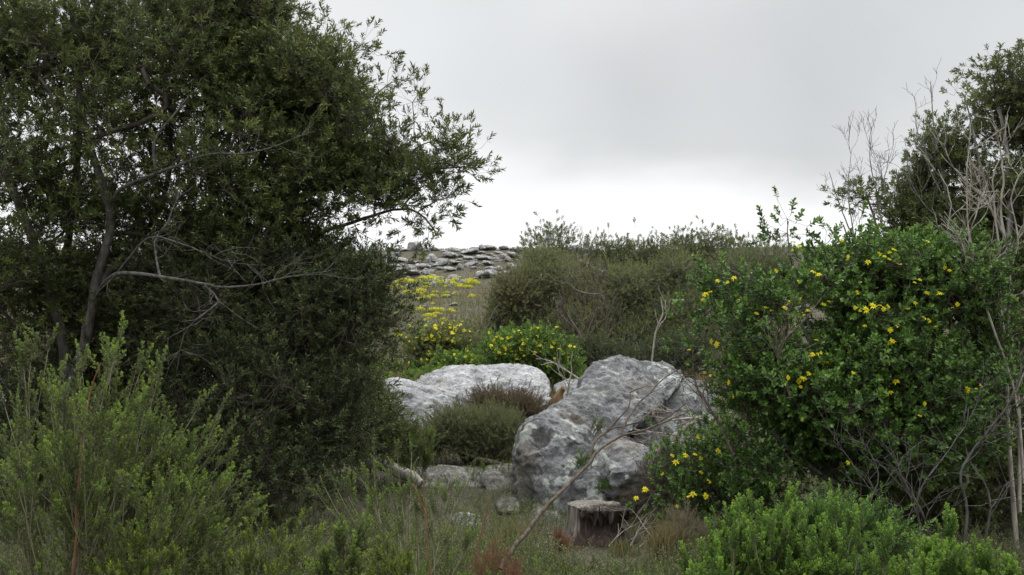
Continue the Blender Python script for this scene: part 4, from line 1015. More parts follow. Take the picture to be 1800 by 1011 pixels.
# bare stems seen against the thicket
bare_tree('bare_shrub', 'leafless pale crooked stem rising in front of the thicket above the boulder', 'dead stem',
          [([(1145, 640, 17), (1150, 600, 17), (1155, 575, 17), (1165, 550, 17), (1160, 520, 17)], .018, .008), ([(1155, 575, 17), (1170, 555, 17), (1166, 525, 17)], .012, .006)], M['bark_pale'], 1, 3, 45, .004, .5, .3)
bare_tree('bare_shrub', 'grey forking dead stems inside the middle of the thicket', 'dead stem',
          [([(1035, 640, 23.5), (1020, 590, 23.5), (1000, 560, 23.5), (985, 530, 23.5)], .05, .02), ([(1025, 610, 23.5), (1040, 565, 23.5), (1050, 530, 23.5)], .035, .015), ([(1015, 580, 23.5), (985, 555, 23.5), (980, 540, 23.5)], .03, .012)], M['twig'], 2, 4, 46, .005, .6, .6)
bare_tree('bare_shrub', 'grey upright dead stems inside the thicket, right of the forking ones', 'dead stem',
          [([(1055, 645, 23.3), (1065, 590, 23.3), (1070, 550, 23.3), (1060, 520, 23.3)], .04, .018), ([(1065, 600, 23.3), (1085, 560, 23.3)], .03, .012)], M['twig'], 2, 4, 47, .005, .6, .6)
bare_tree('bare_sapling', 'thin leafless skyline sapling right of the thin feathery tree', 'bare tree',
          [([(1020, 520, 30), (1012, 470, 30), (1015, 432, 30)], .02, .006), ([(1015, 475, 30), (1040, 440, 30)], .014, .005)], M['bark_grey'], 2, 5, 48, .004, .45, .7)

# ------------------------------------------------------------------ hillside yellow shrubs
def dome_mesh(seed, col):
    r = np.random.default_rng(seed); g = Geo(); n = 420
    u = r.normal(size=(n, 3)); u[:, 2] = np.abs(u[:, 2]); u = unit(u); rad = .8 + .22 * r.random(n)
    pos = u * rad[:, None] * [1, 1, .75] * (1 + .12 * r.normal(size=(n, 1)))
    V0, F0 = leaf(.17, .11, .3, .1); at = np.clip(r.normal(.6, .25, n) , 0, 1)
    R = frames(unit(u + r.normal(size=(n, 3)) * .5), r.random(n) * 6.28)[:, :, [2, 0, 1]]
    W = np.einsum('nij,vj->nvi', R, V0) + pos[:, None]
    FF = (F0[None] + (np.arange(n) * len(V0))[:, None, None]).reshape(-1, 4)
    yel = pos[:, 2] > .32 + .18 * r.normal(size=n)
    g.add(W, FF, np.repeat(at, len(V0)), 0)
    me = g.mesh('hillside_shrub', [M['lime_yellow'], M['thicket_leaf']])
    me.polygons.foreach_set('material_index', np.repeat((~yel).astype(np.int32), len(F0)))
    return me
domes = [dome_mesh(300 + k, None) for k in range(4)]
HY = [(650,494,14),(660,492,18),(672,490,14),(690,496,16),(712,494,22),(725,496,18),(735,493,12),(757,490,22),(768,494,18),(750,499,14),(775,499,20),(790,497,20),(800,493,16),(808,500,16),(828,494,20),(836,497,16),
      (715,514,18),(708,516,10),(740,513,20),(728,514,10),(765,513,14),(785,515,16),(800,516,12),(808,503,14),(712,538,16),(738,546,18),(763,546,20),(755,556,22),(768,552,18),(752,562,14),(792,545,14),(798,547,12),(830,520,14),
      (690,488,12),(742,488,14),(770,487,14),(826,503,12),(380,466,16),(395,470,14),(370,473,16),(410,470,14),(360,470,14),(700,500,10),(783,503,12),(820,497,14),(700,578,14),(699,592,20)]
HY += [(rng.uniform(648, 832), 486 + 22 * rng.random(), rng.uniform(9, 18)) for _ in range(16)] + [(rng.uniform(690, 800), rng.uniform(510, 575), rng.uniform(9, 17)) for _ in range(14)]
ORD += ['number ' + str(k) for k in range(29, 60)]
cnt = {}
for (x, y, w) in sorted(HY):
    p = hit(x, y + 4, 22)
    if p is None: continue
    o = bpy.data.objects.new('hillside_shrub', domes[int(rng.integers(0, 4))]); COL.objects.link(o)
    s = w * 1.08 * p[1] / F_PX / 2; o.location = p; o.scale = (s, s, s * (.8 + .3 * rng.random())); o.rotation_euler = (0, 0, rng.random() * 6)
    row = ('just below the rock ledges' if y < 494 else 'in the second row below the rock ledges' if y < 506 else 'in the middle of the open hillside' if y < 530 else 'low on the hillside beside the thicket' if y < 570 else 'at the hill foot beside the dark tree')
    if x < 500: row = 'glimpsed through the dark trees on the left'
    cnt[row] = cnt.get(row, -1) + 1
    tag(o, ORD[cnt[row]] + ' yellow domed shrub from the left ' + row, 'shrub', 'yellow domed shrubs on the hillside')

# ------------------------------------------------------------------ grass and ground cover
def blades(g, base, h, w, lean, at, nseg=2):
    n = len(base); a = rng.random(n) * 6.283
    side = np.stack([np.cos(a), np.sin(a), 0 * a], -1) * np.reshape(w, (-1, 1)) * .5
    b = rng.random(n) * 6.283; l_ = np.stack([np.cos(b), np.sin(b), 0 * b], -1) * np.reshape(lean * h, (-1, 1))
    up = np.stack([0 * a, 0 * a, np.broadcast_to(h, (n,))], -1)
    mid = base + up * .55 + l_ * .3; tip = base + up * .95 + l_
    V = np.stack([base - side, base + side, mid + side * .8, mid - side * .8, tip], 1)
    k = (np.arange(n) * 5)[:, None]
    A = np.repeat(at, 5)
    m0 = g.n
    g.add(V, (np.array([[0, 1, 2, 3]]) + k), A, 0)
    g.f.append(np.array([[3, 2, 4]]) + k + m0); g.m.append(np.zeros(n)); g.sm.append(np.zeros(n, bool))
g = Geo(); n = 46000
x = rng.uniform(-5.5, 7.5, n); y = 5.0 + 11 * rng.random(n) ** 1.0
pn = fbm(np.stack([x, y, 0 * x], -1) * 1.1, 71, 3); keep = rng.random(n) < np.clip(.55 + pn * 1.2, .08, 1); keep &= ((x - .75) / .6) ** 2 + ((y - 8.0) / .6) ** 2 > 1
x, y, pn = x[keep], y[keep], pn[keep]
blades(g, np.stack([x, y, H(x, y) - .01], -1), .035 + .085 * rng.random(len(x)) * (1 + pn) * np.where(y < 8, 1.5, 1), .005 + .004 * rng.random(len(x)), .25 + .5 * rng.random(len(x)), np.clip(.22 + .5 * fbm(np.stack([x, y, 0 * x], -1) * .9, 73, 2) + rng.normal(size=len(x)) * .18, 0, 1))
tag(obj('grass', (g, [M['grass']])), 'mixed green and straw coloured grass around the boulders', 'grass', kind='stuff')
g = Geo(); n = 150000
y = 15.5 + 70 * rng.random(n) ** 1.25; x = rng.uniform(-1, 1, n) * (3 + y * .62) - 1
pn = fbm(np.stack([x, y, 0 * x], -1) * .5, 81, 3); keep = rng.random(n) < np.clip(.7 + pn, .15, 1); x, y, pn = x[keep], y[keep], pn[keep]
sc_ = .6 + y / 60
blades(g, np.stack([x, y, H(x, y) - .02], -1), (.08 + .16 * rng.random(len(x))) * np.where(y > 50, .8, 1.3), (.012 + .012 * rng.random(len(x))) * sc_, .2 + .5 * rng.random(len(x)),
       np.clip(.36 + .6 * fbm(np.stack([x, y, 0 * x], -1) * .25, 83, 3) + rng.normal(size=len(x)) * .2, 0, 1))
tag(obj('hill_grass', (g, [M['dry_grass']])), 'dry brown and olive grass covering the hillside between rocks', 'grass', kind='stuff')

# low heath ground cover in the clearing and the foreground
def cover(name, label, n, region, key, leafm, twigm, hmin, hmax, dens_seed, sc=1.0, thr=-.1):
    g = Geo(); x0, x1, y0, y1 = region
    x = rng.uniform(x0, x1, n); y = rng.uniform(y0, y1, n)
    pn = fbm(np.stack([x, y, 0 * x], -1) * 1.3, dens_seed, 3); k = (pn > thr) & (((x - .75) / .62) ** 2 + ((y - 7.9) / .75) ** 2 > 1); x, y, pn = x[k], y[k], pn[k]
    h = hmin + (hmax - hmin) * rng.random(len(x)) * (.6 + .6 * pn)
    pos = np.stack([x, y, H(x, y) + h * rng.random(len(x))], -1)
    d = unit(np.stack([rng.normal(size=len(x)) * .5, rng.normal(size=len(x)) * .5, np.ones(len(x))], -1))
    put_sprigs(g, key, pos, d, sc * (.7 + .6 * rng.random(len(x))), rng.normal(size=len(x)) * .15 + pn * .2)
    return tag(obj(name, (g, [leafm, twigm])), label, 'ground cover', kind='stuff')
cover('hill_scrub', 'patchy low olive scrub on the open hillside', 5200, (-14, 6, 22, 56), 'grey', M['thicket_leaf'], M['twig'], .03, .3, 98, 2.6, .02)
cover('heath_cover', 'low dull green heath covering the ground among the stones', 10500, (-4.5, 5, 7.0, 13.5), 'grey', M['grey_leaf'], M['twig'], .02, .15, 91, .8, -.18)
cover('leafy_cover', 'low fresh green plants between the stones and the pale boulders', 4200, (-3.5, 4, 8.8, 19), 'bushy', M['bright_leaf'], M['twig'], .02, .2, 92, 1.0, .12)
cover('green_cover', 'soft green growth in front of the yellow flowered bushes', 3200, (-4.2, .2, 17.2, 21), 'heath', M['vivid_leaf'], M['twig'], .05, .35, 93, 1.5, -.1)
cover('brown_cover', 'brown heath patches around the pale boulders', 1800, (-3.6, 2.5, 13, 17.2), 'grey', M['heather_leaf'], M['twig'], .03, .25, 94, 1.1, .05)
cover('sprout_cover', 'small fresh green sprouts in the grass in front of the stump', 1500, (-1.2, 2.2, 6.2, 8.4), 'bushy', M['bright_leaf'], M['twig'], .02, .12, 96, .8, -.05)
cover('feathery_cover', 'tangle of low feathery green shoots along the bottom centre', 1500, (-3.2, 1.6, 5.0, 6.9), 'plume', M['feather_leaf'], M['twig_green'], .05, .30, 97, .6, -.3)
cover('front_cover', 'dense low green and grey heath across the bottom of the picture', 13000, (-3.6, 3.6, 5.2, 8.0), 'grey', M['grey_leaf'], M['twig'], .02, .30, 95, .85, -.25)

# ------------------------------------------------------------------ small shrubs near the boulders
px_blob_bush('grey_shrub', 'grey green rounded shrub in the clearing in front of the long pale boulder', (820, 815, 12.6), [(800, 750, 44, 26, 12.6, .5), (862, 752, 44, 28, 12.6, .5), (762, 775, 30, 20, 12.5, .4), (850, 785, 60, 22, 12.4, .4), (898, 772, 24, 22, 12.5, .3)],
             520, 'grey', M['grey_leaf'], 9, .08, .9, 201, 0, 1, -.4, .003, 'shrub', nl=7)
px_blob_bush('heather_shrub', 'brown wiry shrub against the front of the long pale boulder', (890, 760, 14.0), [(885, 722, 40, 14, 14.2, .4), (920, 728, 26, 18, 14.1, .35), (855, 715, 24, 10, 14.3, .3)],
             260, 'grey', M['heather_leaf'], 8, .10, 1.1, 203, 0, 1, -.5, .003, 'shrub', nl=7, up=1.0)
px_blob_bush('heather_shrub', 'fine purplish brown dry shrub against the right side of the largest boulder', (1180, 900, 9.2), [(1175, 845, 26, 30, 9.3, .25), (1195, 870, 30, 20, 9.2, .2), (1150, 870, 20, 20, 9.3, .2)],
             120, 'rust', M['heather_leaf'], 6, .09, .8, 205, 0, 1, -.5, .0022, 'shrub', nl=6, up=1.0)
# strap-leaved tufts
def tuft(name, label, px, py, Y, n, h, w, cat='tuft', lean=.6, mat='strap', r=.12, group=None, base=None):
    b = gz(P(px, py, Y)) if base is None else base
    g = Geo(); a = rng.random(n) * 6.283; rr = r * rng.random(n)
    pos = np.stack([np.cos(a) * rr, np.sin(a) * rr, 0 * a], -1)
    blades(g, pos, h * (.6 + .5 * rng.random(n)), w, lean * rng.random(n), np.clip(rng.normal(.5, .3, n), 0, 1))
    return tag(obj(name, (g, [M[mat]]), None, b), label, cat, group)
tuft('strap_leaf_tuft', 'tuft of green sword shaped leaves left of the long pale boulder', 715, 678, 16.6, 60, .50, .022)
tuft('strap_leaf_tuft', 'second green sword leaved tuft beside the low whitish boulder', 690, 680, 16.2, 50, .42, .02)
tuft('strap_leaf_tuft', 'tuft of green sword leaves at the right end of the long pale boulder', 965, 735, 14.2, 40, .55, .022)
tuft('grass_tuft', 'pinkish brown dry grass tuft right of the stump', 1165, 975, 7.7, 300, .34, .005, 'grass tuft', .9, 'dry_grass', .18)
tuft('grass_tuft', 'dry grass tuft between the stump and the low yellow flowered shrub', 1195, 940, 8.1, 300, .34, .005, 'grass tuft', .9, 'dry_grass', .18)
tuft('grass_tuft', 'bright green grass tuft in front of the stump', 1095, 975, 7.9, 160, .14, .006, 'grass tuft', .7, 'grass', .16)
tuft('grass_tuft', 'dark green wiry grass tuft left of the leaning branch foot', 900, 960, 8.2, 260, .30, .005, 'grass tuft', .7, 'grass', .2)
for i, (x, y, Y) in enumerate([(700, 645, 18), (670, 650, 18.3), (735, 655, 17.6)]):
    tuft('dry_tuft', ['pale seeded dry tuft left of the long pale boulder, the middle one of three', 'pale dry tuft nearest the dark tree beside the meadow', 'pale dry tuft closest to the long pale boulder'][i], x, y + 16, Y, 150, .5, .012, 'grass tuft', .6, 'dry_grass', .2)

# ------------------------------------------------------------------ stump, logs, dead wood
def stump():
    c = P(1055, 955, 8.6); c = gz(c)
    k = 8.6 / F_PX
    R = 52 * k; Hh = float(P(1055, 888, 8.6)[2] - c[2])
    T = thing('tree_stump', c, 'sawn grey tree stump with a rotten red brown side, in front of the largest boulder', 'tree stump')
    ns, nh = 72, 18
    t = np.arange(ns) / ns * 6.283
    rad0 = R * (1 + .10 * np.cos(t * 2 + 1) + .04 * np.sin(t * 5))
    rot = np.clip(np.cos(t - math.radians(-55)) * 1.9 + .25, 0, 1)           # rotten side, towards front right
    V = []
    for j in range(nh + 1):
        f = j / nh
        fl = 1 + .28 * (1 - f) ** 3 * (1 + .4 * np.cos(t * 5 + .5))
        groove = .05 * fbm(np.stack([np.cos(t) * 5, np.sin(t) * 5, 0 * t + f * .6], -1) * 1.5, 400, 3)
        cav = rot * (.38 * math.sin(min(1, f * 1.15) * 2.9) + .10 * fbm(np.stack([np.cos(t) * 6, np.sin(t) * 6, 0 * t + f * 3], -1), 401, 3))
        r = rad0 * (fl + groove - cav)
        z = Hh * f * (1 - .06 * rot * (f > .95)) + ((.008 * fbm(np.stack([np.cos(t) * 3, np.sin(t) * 3, 0 * t], -1), 402, 3) - .16 * rot * np.clip(.25 + 1.2 * fbm(np.stack([np.cos(t) * 7, np.sin(t) * 7, 0 * t], -1), 404, 3), 0, 1)) if j == nh else 0)
        V.append(np.stack([r * np.cos(t), r * np.sin(t), np.broadcast_to(z, t.shape) - (.08 if j == 0 else 0)], -1))
    V = np.concatenate(V)
    kk = np.arange(ns); k2 = (kk + 1) % ns
    Fc = np.concatenate([np.stack([kk, k2, k2 + ns, kk + ns], -1) + j * ns for j in range(nh)])
    g = Geo(); rv = np.tile(rot, nh + 1)
    g.add(V, Fc, rv, 0, True)
    # sawn top: rings going in
    top = V[-ns:]
    g2 = Geo(); rings = [top * [f, f, 1] + [0, 0, .003 + .006 * (1 - f)] for f in (1.0, .8, .55, .3, .08)]
    VV = np.concatenate(rings + [np.array([[0, 0, top[:, 2].mean()]])])
    Fq = np.concatenate([np.stack([kk + i * ns, k2 + i * ns, k2 + (i + 1) * ns, kk + (i + 1) * ns], -1) for i in range(4)])
    g2.add(VV, Fq, np.concatenate([rot * q_ for q_ in (1, .9, .6, .3, 0)] + [[0]]), 0, True); g2.f.append(np.stack([kk + 4 * ns, k2 + 4 * ns, 0 * kk + 5 * ns], -1)); g2.m.append(np.zeros(ns)); g2.sm.append(np.ones(ns, bool))
    m, tt, n, l = new_mat('weathered stump wood')
    at = n('ShaderNodeAttribute'); at.attribute_name = 'v'
    tc_ = n('ShaderNodeTexCoord'); mp_ = n('ShaderNodeMapping'); mp_.inputs['Scale'].default_value = (1, 1, .12); l(tc_.outputs['Object'], mp_.inputs[0])
    z = n('ShaderNodeTexNoise'); z.inputs['Scale'].default_value = 45; z.inputs['Detail'].default_value = 7; l(mp_.outputs[0], z.inputs['Vector'])
    ra = ramp_node(n, [(.38, (.05, .042, .036)), (.64, (.25, .22, .19))]); l(z.outputs[0], ra.inputs[0])
    rb = ramp_node(n, [(.38, (.014, .010, .008)), (.58, (.045, .028, .019)), (.75, (.13, .09, .065))]); l(z.outputs[0], rb.inputs[0])
    rr = ramp_node(n, [(.12, (0, 0, 0)), (.35, (1, 1, 1))]); l(at.outputs['Fac'], rr.inputs[0])
    mx = n('ShaderNodeMix'); mx.data_type = 'RGBA'; l(rr.outputs[0], mx.inputs['Factor']); l(ra.outputs[0], mx.inputs['A']); l(rb.outputs[0], mx.inputs['B'])
    b = n('ShaderNodeBsdfPrincipled'); b.inputs['Roughness'].default_value = .9; l(mx.outputs['Result'], b.inputs['Base Color'])
    bp = n('ShaderNodeBump'); bp.inputs['Strength'].default_value = .8; bp.inputs['Distance'].default_value = .015; l(z.outputs[0], bp.inputs['Height']); l(bp.outputs[0], b.inputs['Normal'])
    o = n('ShaderNodeOutputMaterial'); l(b.outputs[0], o.inputs[0])
    obj('bark', (g, [m]), T)
    mt = bark_mat('sawn wood top', (.13, .11, .09), (.29, .26, .22), 25, (1, 1, 1))
    obj('cut_top', (g2, [m]), T)
stump()

def wood(name, label, paths, mat, cat='log', rough=.2, seed=1, sides=10, drop=True, part='branch', group=None):
    L3 = [([P(*q) for q in pts], a, b) for pts, a, b in paths]
    base = np.array(L3[0][0][0])
    if len(L3) == 1:
        g = Geo(); q = catmull(L3[0][0], .05); q = q + np.cumsum(rng.normal(size=q.shape) * .003, 0)
        tube(g, q - base, np.linspace(L3[0][1], L3[0][2], len(q)), sides, 0, rough=rough, seed=seed)
        return tag(obj(name, (g, [mat]), None, base), label, cat, group)
    T = thing(name, base, label, cat, group)
    for i, (pts, a, b) in enumerate(L3):
        q = catmull(pts, .05); q = q + np.cumsum(rng.normal(size=q.shape) * .0025, 0)
        g = Geo(); tube(g, q - base, np.linspace(a, b, len(q)), sides, 0, rough=rough, seed=seed + i)
        obj('stem' if i == 0 else part, (g, [mat]), T)
    return T
wood('weathered_log', 'grey weathered log lying at the left end of the stone ledge', [([(640, 806, 11.0), (662, 812, 11.0), (690, 825, 10.9), (722, 836, 10.8), (738, 848, 10.75)], .075, .055)], M['bark_pale'], rough=.35, seed=3)
wood('dead_log', 'brown split log lying behind the flat topped stone block', [([(842, 808, 12.0), (870, 814, 11.9), (905, 823, 11.8)], .03, .025)], M['bark_brown'], rough=.5, seed=5)
wood('dead_log', 'thin grey stick lying just below the brown split log', [([(855, 822, 11.9), (905, 830, 11.7)], .018, .014)], M['bark_pale'], rough=.4, seed=6)
wood('dead_log', 'short pale stick lying behind the long flat stone', [([(770, 820, 12.0), (800, 822, 11.9), (828, 826, 11.8)], .022, .018)], M['bark_pale'], rough=.4, seed=7)
wood('dead_log', 'thin pale stick on the grass behind the weathered log', [([(692, 811, 12.2), (730, 808, 12.2)], .016, .012)], M['bark_pale'], rough=.4, seed=8)
wood('leaning_branch', 'long bare brown branch leaning diagonally across the largest boulder from the lower left', [
    ([(880, 1000, 6.6), (905, 962, 6.7), (935, 922, 6.8), (965, 885, 6.95), (1000, 848, 7.1), (1035, 812, 7.25), (1042, 800, 7.3), (1065, 780, 7.4), (1092, 765, 7.5), (1130, 755, 7.6), (1165, 742, 7.7), (1200, 728, 7.8)], .017, .005),
    ([(1038, 806, 7.3), (1045, 782, 7.35), (1060, 765, 7.4), (1085, 750, 7.5), (1120, 740, 7.6), (1150, 722, 7.7), (1185, 724, 7.7)], .010, .003),
    ([(1092, 763, 7.5), (1098, 745, 7.55), (1120, 712, 7.65), (1145, 685, 7.7), (1170, 660, 7.8), (1200, 645, 7.9), (1225, 632, 7.9)], .009, .003),
    ([(1062, 765, 7.4), (1080, 742, 7.4), (1103, 715, 7.4), (1106, 690, 7.4)], .008, .004),
    ([(1106, 690, 7.4), (1130, 680, 7.4), (1155, 677, 7.4)], .005, .002),
    ([(1160, 742, 7.7), (1195, 718, 7.7), (1205, 708, 7.7)], .007, .003)], M['bark_brown'], 'branch', .15, 11, 8)
wood('dead_branch', 'thick pale crooked dead branch propped beside the right lobe of the largest boulder', [
    ([(1150, 805, 10.3), (1165, 790, 10.2), (1185, 768, 10.2), (1200, 765, 10.1)], .05, .03),
    ([(1170, 785, 10.2), (1200, 778, 10.1), (1225, 770, 10.0)], .025, .012),
    ([(1185, 768, 10.2), (1215, 745, 10.1), (1230, 735, 10.1), (1250, 740, 10.)], .03, .014)], M['bark_pale'], 'dead branch', .35, 17, 8)
bare_tree('brush_pile', 'pile of pale dead sticks between the largest boulder and the large flowering bush', 'brushwood',
          [([(1250, 810, 10), (1215, 775, 10), (1165, 765, 10), (1110, 765, 10)], .012, .005), ([(1230, 790, 9.9), (1200, 740, 10), (1165, 720, 10.1), (1150, 718, 10.1)], .014, .006),
           ([(1260, 800, 10), (1225, 740, 10), (1205, 715, 10)], .018, .006), ([(1250, 740, 9.8), (1210, 735, 9.8), (1170, 742, 9.8)], .016, .006), ([(1210, 810, 9.8), (1235, 770, 9.8), (1260, 730, 9.8)], .03, .015),
           ([(1180, 790, 9.9), (1160, 740, 10), (1155, 715, 10)], .010, .004), ([(1240, 800, 9.9), (1190, 790, 9.9), (1120, 770, 10)], .009, .004)], M['bark_pale'], 1, 6, 55, .002, .8, .35, 0)
bare_tree('dead_shrub', 'small dead twiggy branches behind the gap between the two big boulders', 'dead shrub',
          [([(998, 700, 14.4), (1000, 680, 14.4), (1003, 655, 14.4)], .02, .009), ([(1025, 672, 14.6), (1000, 655, 14.6), (965, 635, 14.6), (940, 630, 14.6)], .018, .006),
           ([(1000, 670, 14.4), (985, 660, 14.4), (982, 650, 14.4)], .01, .004)], M['bark_pale'], 1, 4, 59, .003, .5, .35)
wood('broken_log', 'broken log end with orange brown heartwood behind the right end of the long pale boulder', [([(972, 712, 14.5), (980, 696, 14.45), (990, 682, 14.4)], .085, .05)], bark_mat('orange heartwood', (.07, .045, .03), (.36, .23, .13), 14), 'log', .9, 21)
bare_tree('bare_twigs', 'bare dark twigs sticking out at the left edge of the large flowering bush', 'bare branch',
          [([(1290, 800, 7.8), (1260, 740, 7.8), (1225, 690, 7.8), (1212, 650, 7.8), (1215, 610, 7.8)], .012, .004), ([(1330, 780, 7.8), (1300, 700, 7.8), (1275, 640, 7.8)], .012, .004), ([(1390, 700, 7.4), (1370, 620, 7.4), (1420, 570, 7.4), (1450, 530, 7.4)], .010, .003)],
          M['bark_brown'], 2, 7, 63, .0018, .7, .35, .2)

# ------------------------------------------------------------------ foreground shrubs made of many rising shoots
def shoots_shrub(name, label, base, tips, key, leafm, stemm, sc=1.0, n_pl=14, t0=.35, r=.006, sub=3, seed=1, cat='shrub', group=None, spread=.12, droop=0.0, side=.35, part='foliage', vs=0.0):
    """tips: world points reached by the main stems from base"""
    rr = np.random.default_rng(seed)
    T = thing(name, base, label, cat, group)
    gs, gf = Geo(), Geo(); pos, dr = [], []
    for tip in tips:
        tip = tip - unit(tip - base) * .12 * sc
        L_ = np.linalg.norm(tip - base); b0 = base + np.array([rr.normal() * .06, rr.normal() * .06, 0])
        mid = b0 + (tip - b0) * .5 + np.array([0, 0, .12 * L_]) * (1 - abs(unit(tip - b0)[2])) * -1 + rr.normal(size=3) * .05 * L_
        n = 12; t = np.linspace(0, 1, n)[:, None]
        q = (1 - t) ** 2 * b0 + 2 * t * (1 - t) * mid + t * t * tip
        q = q + np.cumsum(rr.normal(size=q.shape) * .006, 0) * t
        rad = np.linspace(r, .0018, n); segs(gs, q[:-1] - base, q[1:] - base, rad[:-1], rad[1:], 5)
        stems = [(q, 1.0)]
        for _ in range(sub):
            i = int(n * (.3 + .5 * rr.random())); d = unit(unit(q[i + 1] - q[i]) + rr.normal(size=3) * side)
            l2 = L_ * (1 - i / n) * (.45 + .35 * rr.random()); s = np.linspace(0, 1, 7)[:, None]
            q2 = q[i] + d * l2 * s + np.array([0, 0, .25 * l2]) * s * s; rd = np.linspace(rad[i] * .6, .0014, 7)
            segs(gs, q2[:-1] - base, q2[1:] - base, rd[:-1], rd[1:], 4); stems.append((q2, .7))
        for (s_, wgt) in stems:
            m = int(n_pl * wgt * (.7 + .6 * rr.random()))
            for _ in range(m):
                t_ = t0 + (1 - t0) * rr.random() ** .8; f = t_ * (len(s_) - 1); i = min(int(f), len(s_) - 2)
                p = s_[i] + (s_[i + 1] - s_[i]) * (f - i); d = unit(s_[i + 1] - s_[i])
                pos.append(p); dr.append(unit(d + rr.normal(size=3) * side * 1.1 + [0, 0, .25]))
            pos.append(s_[-1] - unit(s_[-1] - s_[-2]) * .03); dr.append(unit(s_[-1] - s_[-2]))
    pos = np.array(pos); dr = np.array(dr)
    put_sprigs(gf, key, pos - base, dr, sc * (.65 + .6 * rr.random(len(pos))), rr.normal(size=len(pos)) * .12 + vs)
    obj('stems', (gs, [M['twig_pale'] if stemm is M['twig_green'] else stemm]), T); obj(part, (gf, [leafm, stemm]), T)
    return T
def tipset(pxs, n_extra=0, jx=20, jy=25, jY=.3, seed=0, off=26):
    rr = np.random.default_rng(seed); out = [P(*q) for q in pxs]
    for k in range(n_extra):
        a = pxs[int(rr.integers(0, len(pxs)))]
        out.append(P(a[0] + rr.normal() * jx, a[1] + abs(rr.normal()) * jy + off, a[2] + rr.normal() * jY))
    return out
# big feathery shrub at the left
shoots_shrub('feathery_shrub', 'tall feathery yellow green shrub with reddish stems at the lower left', gz(P(120, 1210, 4.9)),
             tipset([(45, 615, 4.9), (75, 655, 4.8), (120, 635, 5.0), (150, 630, 4.8), (185, 590, 4.9), (195, 605, 4.8), (262, 625, 4.8), (250, 660, 4.7), (300, 695, 4.8), (350, 680, 4.9), (12, 690, 4.8), (90, 685, 4.6),
                     (320, 720, 4.7), (360, 750, 4.8), (410, 745, 4.9), (400, 790, 4.8), (290, 770, 4.5), (220, 730, 4.5), (160, 720, 4.5), (-30, 670, 4.8), (30, 750, 4.5), (455, 860, 4.9), (430, 880, 4.8)], 38, 36, 80, .3, 5, 60),
             'plume', M['feather_leaf'], M['twig_green'], .74, 7, .40, .0055, 3, 6, side=.25)
wood('red_stem', 'slender reddish brown stem standing among the feathery shrub at the lower left', [([(128, 1030, 4.5), (135, 900, 4.5), (143, 790, 4.55), (158, 690, 4.6), (170, 640, 4.6)], .006, .003)], M['twig_red'], 'stem', .1, 25, 7)
shoots_shrub('feathery_shrub', 'open arching feathery shrub with few green shoots left of the stump clearing', gz(P(740, 1120, 5.9)),
             tipset([(552, 835, 5.9), (590, 855, 5.8), (625, 815, 5.9), (650, 790, 6.0), (700, 850, 5.8), (690, 820, 6.0), (715, 770, 6.1), (730, 830, 5.9), (760, 870, 5.8), (795, 862, 6), (580, 900, 5.7), (850, 865, 6), (640, 870, 5.7), (830, 930, 5.8)], 5, 30, 40, .2, 8),
             'plume', M['feather_leaf'], M['twig_green'], .62, 6, .45, .0042, 1, 9, side=.28)
wood('red_stem', 'reddish upright stem in the open arching shrub left of the stump clearing', [([(758, 1020, 5.8), (752, 960, 5.8), (748, 900, 5.8), (745, 845, 5.8)], .005, .003), ([(750, 905, 5.8), (735, 870, 5.8), (725, 850, 5.8)], .005, .003)], M['twig_red'], 'stem', .1, 27, 6)
wood('curved_twig', 'curved bare reddish twig rising left of the stone beside the boulder', [([(840, 960, 6.5), (848, 920, 6.5), (856, 890, 6.5), (850, 868, 6.5)], .006, .003)], M['twig_red'], 'twig', .1, 28, 6)
wood('curved_twig', 'curved pale twig arching over the low plants in the clearing', [([(770, 960, 6.3), (790, 905, 6.3), (800, 880, 6.3), (792, 862, 6.3)], .006, .003)], M['twig_pale'], 'twig', .1, 29, 6)
# bright bushy clumps along the bottom
for i, (bx, Y, tips, lab, key, lm, sc) in enumerate([
    (250, 4.3, [(205, 935), (235, 900), (260, 945), (285, 920), (225, 960), (180, 960), (300, 960)], 'bright yellow green leafy clump at the bottom left under the feathery shrub', 'bushy', 'bright_leaf', .85),
    (470, 4.6, [(440, 905), (455, 895), (480, 930), (510, 890), (530, 885), (420, 950), (500, 960), (545, 950), (465, 940)], 'bright yellow green leafy clump at the bottom, right of the feathery shrub', 'bushy', 'bright_leaf', .85),
    (690, 4.7, [(680, 925), (700, 930), (665, 940), (650, 970), (720, 960), (735, 955), (690, 960), (640, 985)], 'bright leafy clump at the bottom in front of the open arching shrub', 'bushy', 'bright_leaf', .85),
    (380, 4.9, [(350, 960), (380, 930), (400, 965), (340, 985), (360, 900)], 'small dull green leafy clump between the two bright ones at the bottom left', 'bushy', 'feather_leaf', .8),
    (600, 5.0, [(560, 950), (590, 930), (620, 940), (610, 975), (570, 985), (640, 920)], 'dull green heath clump at the bottom left of centre', 'heath', 'feather_leaf', .9)]):
    base = gz(P(bx, 1250, Y))
    shoots_shrub('leafy_clump', lab, base, tipset([(x, y, Y + rng.normal() * .1) for x, y in tips], 7, 22, 40, .2, 20 + i), key, M[lm], M['twig'], sc * .9, 7, .62, .0035, 2, 30 + i, side=.30, group='leafy clumps along the bottom')
RT = [[(1290, 870), (1275, 885), (1310, 900), (1330, 870), (1250, 960), (1265, 930), (1215, 990), (1300, 940), (1240, 975)],
      [(1358, 830), (1345, 870), (1375, 880), (1395, 890), (1410, 860), (1330, 855), (1360, 920), (1400, 930)],
      [(1440, 900), (1480, 900), (1500, 930), (1460, 950), (1430, 940), (1525, 890), (1550, 935), (1510, 960)],
      [(1610, 925), (1590, 950), (1640, 940), (1660, 895), (1680, 920), (1625, 960), (1650, 960), (1700, 950), (1570, 980)],
      [(1730, 945), (1760, 965), (1790, 985), (1745, 985), (1710, 975)]]
